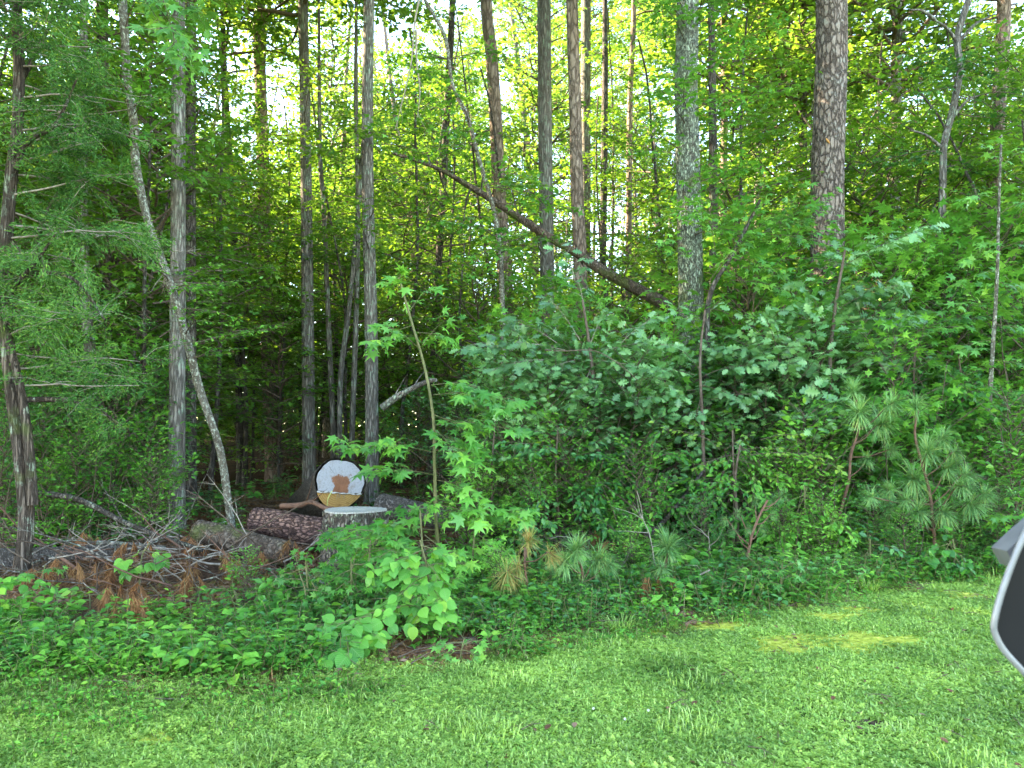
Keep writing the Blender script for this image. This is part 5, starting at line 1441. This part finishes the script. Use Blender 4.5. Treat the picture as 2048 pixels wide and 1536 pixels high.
def cutwood_mat(name, pale, mid, ring=(0, 0), rough=.8, spot=None, rings=70, blot=.5, dirt=(.25, .22, .18)):
    m, nt, out = nodes(name); L = nt.links
    tc = N(nt, 'ShaderNodeTexCoord')
    sx = N(nt, 'ShaderNodeSeparateXYZ'); L.new(tc.outputs['Object'], sx.inputs[0])
    ln = N(nt, 'ShaderNodeVectorMath', operation='LENGTH')
    cx = N(nt, 'ShaderNodeCombineXYZ'); L.new(sx.outputs[0], cx.inputs[0]); L.new(sx.outputs[1], cx.inputs[1])
    L.new(cx.outputs[0], ln.inputs[0])
    n1 = N(nt, 'ShaderNodeTexNoise'); n1.inputs['Scale'].default_value = 9; n1.inputs['Detail'].default_value = 7; n1.inputs['Roughness'].default_value = .7; L.new(tc.outputs['Object'], n1.inputs['Vector'])
    n2 = N(nt, 'ShaderNodeTexNoise'); n2.inputs['Scale'].default_value = 45; n2.inputs['Detail'].default_value = 4; L.new(tc.outputs['Object'], n2.inputs['Vector'])
    mm = N(nt, 'ShaderNodeMath', operation='MULTIPLY_ADD'); L.new(ln.outputs['Value'], mm.inputs[0]); mm.inputs[1].default_value = rings * 6.28 / .3
    ns = N(nt, 'ShaderNodeMath', operation='MULTIPLY'); L.new(n1.outputs[0], ns.inputs[0]); ns.inputs[1].default_value = 8; L.new(ns.outputs[0], mm.inputs[2])
    sn = N(nt, 'ShaderNodeMath', operation='SINE'); L.new(mm.outputs[0], sn.inputs[0])
    mr = N(nt, 'ShaderNodeMapRange'); L.new(sn.outputs[0], mr.inputs[0]); mr.inputs[1].default_value = -1; mr.inputs[3].default_value = 0; mr.inputs[4].default_value = .6
    c = mixc(nt, mr.outputs[0], pale, mid)
    nr2 = N(nt, 'ShaderNodeMapRange'); L.new(n1.outputs[0], nr2.inputs[0]); nr2.inputs[1].default_value = .52; nr2.inputs[2].default_value = .70; nr2.inputs[4].default_value = blot
    c = mixc(nt, nr2.outputs[0], c, dirt)
    nr3 = N(nt, 'ShaderNodeMapRange'); L.new(n2.outputs[0], nr3.inputs[0]); nr3.inputs[1].default_value = .55; nr3.inputs[2].default_value = .65; nr3.inputs[4].default_value = .5
    c = mixc(nt, nr3.outputs[0], c, mid)
    if spot:
        # brown rotten heart: a squarish stain low in the middle of the face
        (x0, x1, y0, y1, colr) = spot
        def band(src, a, b_):
            g = N(nt, 'ShaderNodeMath', operation='MULTIPLY_ADD'); L.new(n1.outputs[0], g.inputs[0]); g.inputs[1].default_value = .26; L.new(src, g.inputs[2])
            r1 = N(nt, 'ShaderNodeMapRange'); L.new(g.outputs[0], r1.inputs[0]); r1.inputs[1].default_value = a + .03; r1.inputs[2].default_value = a + .05
            r2 = N(nt, 'ShaderNodeMapRange'); L.new(g.outputs[0], r2.inputs[0]); r2.inputs[1].default_value = b_ + .05; r2.inputs[2].default_value = b_ + .03
            q = N(nt, 'ShaderNodeMath', operation='MULTIPLY'); L.new(r1.outputs[0], q.inputs[0]); L.new(r2.outputs[0], q.inputs[1]); return q.outputs[0]
        q = N(nt, 'ShaderNodeMath', operation='MULTIPLY'); L.new(band(sx.outputs[0], x0, x1), q.inputs[0]); L.new(band(sx.outputs[1], y0, y1), q.inputs[1])
        c = mixc(nt, q.outputs[0], c, ramp(nt, n1.outputs[0], [(.35, tuple(v * .7 for v in colr)), (.6, colr)]))
    b = N(nt, 'ShaderNodeBsdfPrincipled'); L.new(c, b.inputs['Base Color']); b.inputs['Roughness'].default_value = rough; b.inputs['Specular IOR Level'].default_value = .25
    bm = N(nt, 'ShaderNodeBump'); bm.inputs['Strength'].default_value = .5; bm.inputs['Distance'].default_value = .006
    L.new(n2.outputs[0], bm.inputs['Height']); L.new(bm.outputs[0], b.inputs['Normal']); L.new(b.outputs[0], out.inputs[0])
    return m


SY = 7.9
sc_ = P(709, 1021, SY); ftop = sc_[2]
foot = g3(sc_[0], SY)
t = thing('tree_stump', 'broad sawn pine stump with a pale flat top and rough lichen bark', 'stump', foot)
hS = ftop - foot[2]; R = 63 / FPX * SY
nR, nA = 60, 120
V = []
for i in range(nR):
    z = -.1 + (hS + .1) * i / (nR - 1); fl = 1 + .35 * math.exp(-max(0, z) / .16)
    for j in range(nA):
        th = j / nA * 2 * math.pi
        rid = abs(math.sin(th * 11 + .9 * math.sin(z * 7 + th * 2) + .5 * math.sin(z * 17 + th * 5))) ** .5
        rr = R * fl * (1 + .05 * math.sin(th * 3 + 1) + .08 * (rid - .75)) * (1 + .02 * math.sin(z * 40 + 5 * math.sin(th * 6)))
        if i == nR - 1: rr *= .985
        V.append((rr * math.cos(th), rr * math.sin(th), z))
ii = np.arange(nR - 1)[:, None] * nA; jj = np.arange(nA)[None]; kk = (jj + 1) % nA
m = MB(); m.add(V, np.stack([ii + jj, ii + kk, ii + nA + kk, ii + nA + jj], -1).reshape(-1, 4), 0, .5, True); m.build('bark', [B_STUMP], t)
M_CUT = cutwood_mat('fresh_cut_top', (.46, .44, .40), (.24, .21, .18), blot=.6, dirt=(.25, .23, .21))
def srf(th):
    rid = abs(math.sin(th * 11 + .9 * math.sin(hS * 7 + th * 2) + .5 * math.sin(hS * 17 + th * 5))) ** .5
    return (1 + .05 * math.sin(th * 3 + 1) + .05 * (rid - .75)) * .955
m = MB(); disc(m, np.array([0, 0, .0]), np.array([1., 0, 0]), np.array([0, 1., 0]), R, 0, 8, 96, srf, relief=.0012, nrm=np.array([0, 0, 1.]))
o = m.build('cut_top', [M_CUT], t, loc=(0, 0, hS + .012))
m = MB()  # pale rim of sapwood below the top so the disc has an edge
th = np.linspace(0, 2 * math.pi, 96, endpoint=False)
ra = np.array([R * srf(a) for a in th])
ring = np.concatenate([np.stack([ra * np.cos(th), ra * np.sin(th), np.full(96, hS + .012)], -1), np.stack([ra * np.cos(th), ra * np.sin(th), np.full(96, hS - .02)], -1)])
j = np.arange(96); m.add(ring, np.stack([j, (j + 1) % 96, 96 + (j + 1) % 96, 96 + j], -1), 0, .5, True); m.build('sapwood_rim', [M_CUT], t)

# ------------------------------------------------------------------ sawn log behind the stump
LY = 10.3
fc = P(680, 968, LY)
R = 48.5 / FPX * LY
ax = norm(np.array([-.35, .92, -.155])); side = norm(np.cross(ax, [0, 0, 1.])); upv = np.cross(side, ax)
ca_, sa_ = math.cos(-.09), math.sin(-.09)
side, upv = side * ca_ + upv * sa_, upv * ca_ - side * sa_
t = thing('sawn_log', 'big sawn log behind the stump with its pale cut end facing the lawn', 'log', fc)
Mx = Matrix(((side[0], upv[0], -ax[0], 0), (side[1], upv[1], -ax[1], 0), (side[2], upv[2], -ax[2], 0), (0, 0, 0, 1)))
t.matrix_world = Matrix.Translation(Vector(fc)) @ Mx
# local frame: x right across the face, y up, z out of the face towards the camera
def lrf(th): return 1 + .035 * math.sin(th * 3 + .5) + .02 * math.sin(th * 7) + .008 * math.sin(th * 19) - .03 * math.cos(th * 2)
YN = -.115      # height on the face where the notch begins
nA = 96; nR = 70; Llen = 5.2
th = np.arange(nA) / nA * 2 * math.pi
V = []
for i in range(nR):
    s = Llen * (i / (nR - 1)) ** 1.3
    rad = R * (1 - .03 * s)
    rid = np.abs(np.sin(th * 13 + .9 * np.sin(s * 6 + th * 2) + .6 * np.sin(s * 15 + th * 4))) ** .5
    rr = rad * np.array([lrf(a) for a in th]) * (1 + .13 * (rid - .7) * min(1, s * 4 + .25) + .06)
    yy = rr * np.sin(th); xx_ = rr * np.cos(th)
    zz_ = np.full(nA, -s)
    if s < .26:
        # the felling notch eats into the underside of the butt end
        depth = np.clip((YN - yy) / (R + YN), 0, 1) * .26
        zz_ = np.minimum(zz_, -depth)
    V.append(np.stack([xx_, yy, zz_], -1))
V = np.concatenate(V)
ii = np.arange(nR - 1)[:, None] * nA; jj = np.arange(nA)[None]; kk = (jj + 1) % nA
m = MB(); m.add(V, np.stack([ii + jj, ii + nA + jj, ii + nA + kk, ii + kk], -1).reshape(-1, 4), 0, .5, True); m.build('bark', [B_SAWN], t)
M_FACE = cutwood_mat('weathered_cut_face', (.34, .345, .365), (.20, .19, .19), rings=34, spot=(.0, .21, -.09, .20, (.22, .095, .05)), blot=.9, dirt=(.22, .19, .165))
M_NOTCH = cutwood_mat('notch_wood', (.58, .37, .14), (.40, .20, .06), rings=12, blot=.8, dirt=(.26, .13, .05))
# pale upper face
m = MB(); V, F = [], []
th2 = np.linspace(math.asin(max(-1, YN / R)), math.pi - math.asin(max(-1, YN / R)), 60)
for ring_ in range(7):
    k = ring_ / 6
    for a in th2:
        x_, y_ = R * .975 * lrf(a) * math.cos(a), R * .975 * lrf(a) * math.sin(a)
        V.append((x_ * k, YN * (1 - k) + y_ * k, rng.normal(0, .0012) + .004))
n_ = len(th2)
F = [(i * n_ + j, (i + 1) * n_ + j, (i + 1) * n_ + j + 1, i * n_ + j + 1) for i in range(6) for j in range(n_ - 1)]
m.add(V, F, 0, .5); m.build('cut_face', [M_FACE], t)
# notch: sloped lower face, narrowing downwards, with a ledge
m = MB(); V = []
rows_ = 8; cols_ = 16
for i in range(rows_):
    v = i / (rows_ - 1); y_ = YN - .012 - v * (R * .90 + YN)
    hw = math.sqrt(max(0, (R * .97) ** 2 - y_ ** 2)); hw = min(hw, R * (.94 - .50 * v))
    for j in range(cols_):
        u = -1 + 2 * j / (cols_ - 1)
        V.append((u * hw, y_, -.02 - .17 * v + rng.normal(0, .002)))
F = [(i * cols_ + j, (i + 1) * cols_ + j, (i + 1) * cols_ + j + 1, i * cols_ + j + 1) for i in range(rows_ - 1) for j in range(cols_ - 1)]
m.add(V, F, 0, .5); m.build('notch_face', [M_NOTCH], t)
m = MB(); V = []
hw = math.sqrt(R * R - YN * YN) * .97
for j in range(24):
    u = -1 + 2 * j / 23
    V += [(u * hw, YN + .005 + rng.normal(0, .005), .006), (u * hw, YN - .012 + rng.normal(0, .006), .010), (u * hw * .98, YN - .016, -.03)]
F = [(3 * j, 3 * j + 1, 3 * j + 4, 3 * j + 3) for j in range(23)] + [(3 * j + 1, 3 * j + 2, 3 * j + 5, 3 * j + 4) for j in range(23)]
m.add(V, F, 0, .5); m.build('splinter_lip', [M_CUT], t)
for a in (.55, 2.2):
    m = MB(); r0, r1 = R * rng.uniform(.4, .6), R * rng.uniform(.8, .93); w = .0014
    c_, s_ = math.cos(a), math.sin(a); n3 = 6; V = []
    for k in range(n3):
        rr = r0 + (r1 - r0) * k / (n3 - 1); ww = w * (.4 + k / (n3 - 1)); jt = rng.normal(0, .004)
        V += [(rr * c_ - (ww + jt) * s_, rr * s_ + (ww + jt) * c_, .0095), (rr * c_ + (ww - jt) * s_, rr * s_ - (ww - jt) * c_, .0095)]
    m.add(V, [(2 * k, 2 * k + 1, 2 * k + 3, 2 * k + 2) for k in range(n3 - 1)], 0); m.build('crack', [B_LOG], t)
# pale resin drips down the notch
m = MB()
for x_ in (-.02, .02, .055, .075, .005):
    l_ = rng.uniform(.04, .10)
    tube(m, [(x_, YN - .01, .0), (x_ + .003, YN - .01 - l_ * .5, -.02 - .17 * (l_ * .5) / .18 + .006), (x_, YN - .01 - l_, -.02 - .17 * l_ / .18 + .004)], [.003, .0022, .001], 4, 0)
m.build('resin_drip', [M_CUT], t)
# green tendril on the log
q = catmull([P(664, 982, 10.1), P(658, 993, 10.05), P(655, 1003, 10.05), P(654, 1016, 10.05)], 12)
m = MB(); tube(m, q - q[0], np.linspace(.006, .004, 12), 5, 0); o = m.build('vine_tendril', [plain_mat('tendril', [(.3, (.35, .42, .12)), (.7, (.5, .55, .2))], 20)], None, q[0])
tag(o, 'thin yellow green tendril hanging in front of the log end', 'vine')


# ------------------------------------------------------------------ other logs
def log(name, label, pxs, Y0, Y1, w0, w1, bark, ridge=.05, cap=True, drop=True, nridge=15):
    n = len(pxs); pts = []
    for i, (a, b) in enumerate(pxs):
        pts.append(P(a, b, Y0 + (Y1 - Y0) * i / (n - 1)))
    c = pts[0].copy()
    o = thing(name, label, 'log', c)
    q = catmull(pts, 46) - c; m = MB()
    tube(m, q, np.linspace(w0 / FPX * Y0 / 2, w1 / FPX * Y1 / 2, 46), 40, 0, ridge=ridge, nridge=nridge, seed=rng.random() * 9, lump=.02)
    m.build('bark', [bark], o)
    m = MB()
    for e, k in ((0, 1), (-1, -2)):
        d = norm(q[e] - q[k]); u = norm(np.cross(d, [0, 0, 1.])); v = np.cross(u, d)
        rr = (w0 / FPX * Y0 if e == 0 else w1 / FPX * Y1) / 2
        disc(m, q[e] - d * .01, u, v, rr * .97, 0, 4, 32, relief=.002, nrm=d)
    m.build('log_end', [B_DEAD], o)
    return o


log('red_barked_log', 'fallen pine log with flaking red bark left of the stump', [(508, 1040), (560, 1048), (620, 1062), (690, 1072)], 9.4, 9.2, 50, 60, B_RED, .06)
log('mossy_log', 'dark weathered log lying low at the left behind the cedar foot', [(-80, 1122), (60, 1118), (180, 1112), (292, 1108)], 8.7, 9.0, 44, 40, B_LOG, .09)
log('brown_log', 'brown peeling log buried in debris left of the red barked log', [(396, 1062), (450, 1075), (520, 1095), (590, 1112)], 9.0, 8.6, 44, 52, B_DEAD, .07)
log('dark_log', 'long shadowed log behind the sapling right of the stump', [(760, 1010), (880, 1035), (1050, 1065), (1240, 1080)], 9.9, 9.0, 46, 40, B_LOG, .08)


def stick(label, pxs, Y0, Y1, w0, w1, mat, name='fallen_branch', cat='branch', twigs=3, group=None):
    n = len(pxs); pts = [P(a, b, Y0 + (Y1 - Y0) * i / (n - 1)) for i, (a, b) in enumerate(pxs)]
    c = pts[0].copy(); q = catmull(pts, 26) - c; m = MB()
    tube(m, q, np.linspace(w0 / FPX * Y0 / 2, w1 / FPX * Y1 / 2, 26), 7, 0, lump=.08, cap=True)
    for _ in range(twigs):
        i = rng.integers(6, 24); tube(m, grow(q[i], norm(q[i] - q[i - 1]) + rng.normal(0, .7, 3), rng.uniform(.15, .45), 5, .18), np.linspace(w1 / FPX * Y1 * .25, .001, 5), 3, 0)
    o = m.build(name, [mat], None, c); tag(o, label, cat, group)
    return o


stick('long dark branch slanting down from the left behind the leafy seedlings', [(75, 985), (160, 1000), (250, 1045), (330, 1075), (405, 1100)], 9.2, 8.3, 12, 8, B_DARK)
stick('broken brown branch resting against the base of the sawn log', [(562, 1012), (600, 1010), (622, 1004), (650, 1016), (668, 1018)], 9.3, 8.9, 11, 9, M_STEMR)
stick('mossy fallen branch slanting up to the lichen covered oak', [(1290, 1075), (1330, 1040), (1370, 990), (1420, 925)], 8.4, 9.4, 11, 6, B_DARK)
stick('grey dead limb arching above the dark hollow behind the sapling', [(765, 815), (800, 790), (850, 765), (872, 760)], 10.5, 10.2, 16, 8, B_GREY)
stick('bare pale branch running level through the oak sapling leaves', [(1090, 700), (1130, 702), (1190, 702), (1240, 730), (1275, 760)], 9.2, 9.0, 3, 1.5, M_TWIG)
stick('pale bare twig at the lower right of the leaf litter', [(1380, 1165), (1400, 1150), (1420, 1140)], 7.0, 7.0, 5, 3, M_TWIGP)
stick('thin stick lying along the lawn edge', [(1240, 1278), (1290, 1265), (1350, 1250)], 5.75, 6.0, 8, 4, B_DARK)
stick('grey branch lying level on the dark log at the left', [(195, 1085), (260, 1088), (330, 1095)], 8.7, 8.6, 9, 6, B_GREY)
stick('reddish forked stick leaning below the cedar', [(115, 1110), (140, 1128), (165, 1145)], 7.7, 7.6, 7, 5, M_STEMR)
for k in range(95):
    a = rng.uniform(60, 640); Y = rng.uniform(7.0, 9.6); x = gx(a, Y); z = float(G(x, Y)) + rng.uniform(.02, .30)
    p = np.array([x, Y, z]); an = rng.uniform(-.9, .9) + (0 if rng.random() < .5 else math.pi)
    q = grow((0, 0, 0), (math.cos(an), math.sin(an) * .6, rng.normal(.15, .35)), rng.uniform(.4, 1.2), 8, .14)
    m = MB(); tube(m, q, np.linspace(rng.uniform(.006, .014), .002, 8), 4, 0)
    for _ in range(4):
        i = rng.integers(2, 7); tube(m, grow(q[i], norm(q[i] - q[i - 1]) + rng.normal(0, .7, 3), rng.uniform(.1, .35), 4, .2), np.linspace(.004, .001, 4), 3, 0)
    o = m.build('fallen_stick', [(M_TWIGP, M_TWIG, M_STEMR, B_GREY)[k % 4]], None, p)
    tag(o, 'thin %s stick %s' % (('pale', 'dark', 'reddish', 'grey')[k % 4], where(a, Y, 7.8, 8.8)), 'stick', 'sticks in the debris round the logs')
for k in range(26):
    a = rng.uniform(880, 1500); Y = rng.uniform(7.6, 9.8); x = gx(a, Y)
    q = grow((0, 0, 0), (rng.normal(0, .6), rng.normal(0, .3), rng.uniform(.1, 1)), rng.uniform(.4, 1.1), 8, .2)
    m = MB(); tube(m, q, np.linspace(.007, .002, 8), 4, 0)
    for _ in range(5):
        i = rng.integers(2, 7); tube(m, grow(q[i], norm(q[i] - q[i - 1]) + rng.normal(0, .7, 3), rng.uniform(.15, .4), 4, .2), np.linspace(.004, .001, 4), 3, 0)
    o = m.build('bare_twig', [(M_TWIGP, M_TWIG)[k % 2]], None, g3(x, Y)); tag(o, 'bare %s twig %s' % (('pale', 'dark')[k % 2], where(a, Y, 8.3, 9.2)), 'twig', 'bare twigs in the brush')

# white clover heads in the lawn
M_WHITE = plain_mat('white_petal', [(.3, (.7, .7, .66)), (.7, (.85, .85, .82))], 40)
m = MB()
d = norm(rng.normal(0, 1, (60, 3))); scatter(m, 'diamond', d * .002, d, rng.normal(0, 1, (60, 3)), .0055)
fm = m.mesh('flower_head', [M_WHITE])
for (a, b, lab) in ((1250, 1458, 'tiny white clover flower right of its neighbour in the middle of the lawn'), (1187, 1436, 'tiny white clover flower in the middle of the lawn, the left one'), (1297, 1440, 'tiny white clover flower, the rightmost in the lawn')):
    p = ground_hit(a, b); o = obj('clover_flower', fm, None, p + [0, 0, .05]); tag(o, lab, 'flower')
# taller grass clumps at the edge
for (a, Y, lab, nb, hh) in ((1240, 5.9, 'clump of long bluish grass blades at the lawn edge', 120, .20), (1725, 7.2, 'fine pale grass tuft in front of the undergrowth', 160, .22), (1320, 5.9, 'low grass clump right of the bluish one', 80, .14), (1215, 6.0, 'small grass clump beside the upright weed', 60, .16), (450, 5.2, 'long grass tuft among the weeds at the left', 50, .18), (330, 5.0, 'thin grass tuft in the left verge', 40, .16), (1785, 3.9, 'coarse grass tuft beside the bare soil patch', 60, .10)):
    m = MB(); r = .07 * np.sqrt(rng.random(nb)); an = rng.random(nb) * 6.283
    blade_mesh(m, np.stack([r * np.cos(an), r * np.sin(an), np.zeros(nb)], -1), an + rng.normal(0, .6, nb), rng.uniform(.5, 1, nb) * hh, rng.uniform(.004, .008, nb), rng.uniform(.5, 1.5, nb), rng.random(nb))
    x = gx(a, Y); o = m.build('grass_clump', [M_GRASS], None, g3(x, Y)); tag(o, lab, 'grass')
for (cx, cy, a_, b_) in BARE[:1]:
    m = MB(); c = np.array([cx, cy, float(G(cx, cy)) + .016])
    disc(m, c, np.array([a_, 0, 0]), np.array([0, b_, 0]), 1, 0, 5, 24, lambda th: 1 + .2 * math.sin(3 * th), relief=.003, nrm=np.array([0, 0, 1.]))
    o = m.build('bare_soil', [m_soil]); tag(o, 'bare brown soil patch in the lawn', None, None, 'stuff')

# ------------------------------------------------------------------ wing mirror at the right edge
MY = .9
outl = [(2110, 985), (2074, 1025), (2047, 1073), (2021, 1135), (2000, 1195), (1988, 1245), (1990, 1268), (2006, 1298), (2034, 1330), (2070, 1366), (2120, 1400), (2200, 1420), (2290, 1400), (2340, 1300), (2345, 1150), (2310, 1030), (2230, 975), (2160, 965)]
c = P(2170, 1190, MY)
t = thing('wing_mirror', 'dark wing mirror with a pale silver rim cut off by the right edge', 'mirror', c)
ring_pts = np.array([P(a, b, MY) for a, b in outl]) - c
cl = catmull(np.vstack([ring_pts, ring_pts[:1]]), 90)[:-1]
M_RIM = plain_mat('silver_rim', [(.3, (.15, .15, .15)), (.7, (.23, .228, .225))], 40, .35, .05, .6)
M_GLASSD = plain_mat('dark_mirror_face', [(.3, (.006, .006, .007)), (.7, (.010, .010, .012))], 3, .45, .02, .15)
M_HOUS = plain_mat('grey_housing', [(.3, (.09, .09, .095)), (.7, (.13, .13, .135))], 30, .4, .05, .5)
m = MB(); q = np.vstack([cl, cl[:2]]); tube(m, q, .0036, 10, 0); m.build('rim', [M_RIM], t)
m = MB(); n_ = len(cl)
inner = cl * .985 + [0, .004, 0]
m.add(np.vstack([inner, [[0, .006, 0]]]), [(i, (i + 1) % n_, n_) for i in range(n_)], 0, .5, True); m.build('mirror_face', [M_GLASSD], t)
m = MB(); V = []
for k, (s, dy) in enumerate(((1.0, .0), (.96, .008), (.8, .03), (.55, .06), (.25, .08))):
    V.append(cl * s + [0, dy, 0])
V = np.concatenate(V); ii = np.arange(4)[:, None] * n_; jj = np.arange(n_)[None]; kk = (jj + 1) % n_
m.add(V, np.stack([ii + jj, ii + kk, ii + n_ + kk, ii + n_ + jj], -1).reshape(-1, 4), 0, .5, True)
m.build('housing', [M_HOUS], t)
m = MB(); pl = [(2014, 1102), (2031, 1136), (2076, 1112), (2116, 1046), (2096, 1028), (2054, 1064)]
A_ = np.array([P(a, b, MY + .02) for a, b in pl]) - c; B_ = A_ * 1.0 + [0, .03, 0]
n2 = len(pl); m.add(np.vstack([A_, B_]), [(i, (i + 1) % n2, n2 + (i + 1) % n2, n2 + i) for i in range(n2)], 0)
m.add(A_, [list(range(n2))], 0); m.add(B_, [list(range(n2))[::-1]], 0); m.build('hinge_cover', [M_HOUS], t)
m = MB(); tube(m, catmull([np.array([.02, .08, -.05]), np.array([.16, .10, -.20]), np.array([.32, .06, -.34])], 14), np.linspace(.03, .04, 14), 12, 0, cap=True); m.build('arm', [M_HOUS], t)
print('script done', _t.time() - t0)
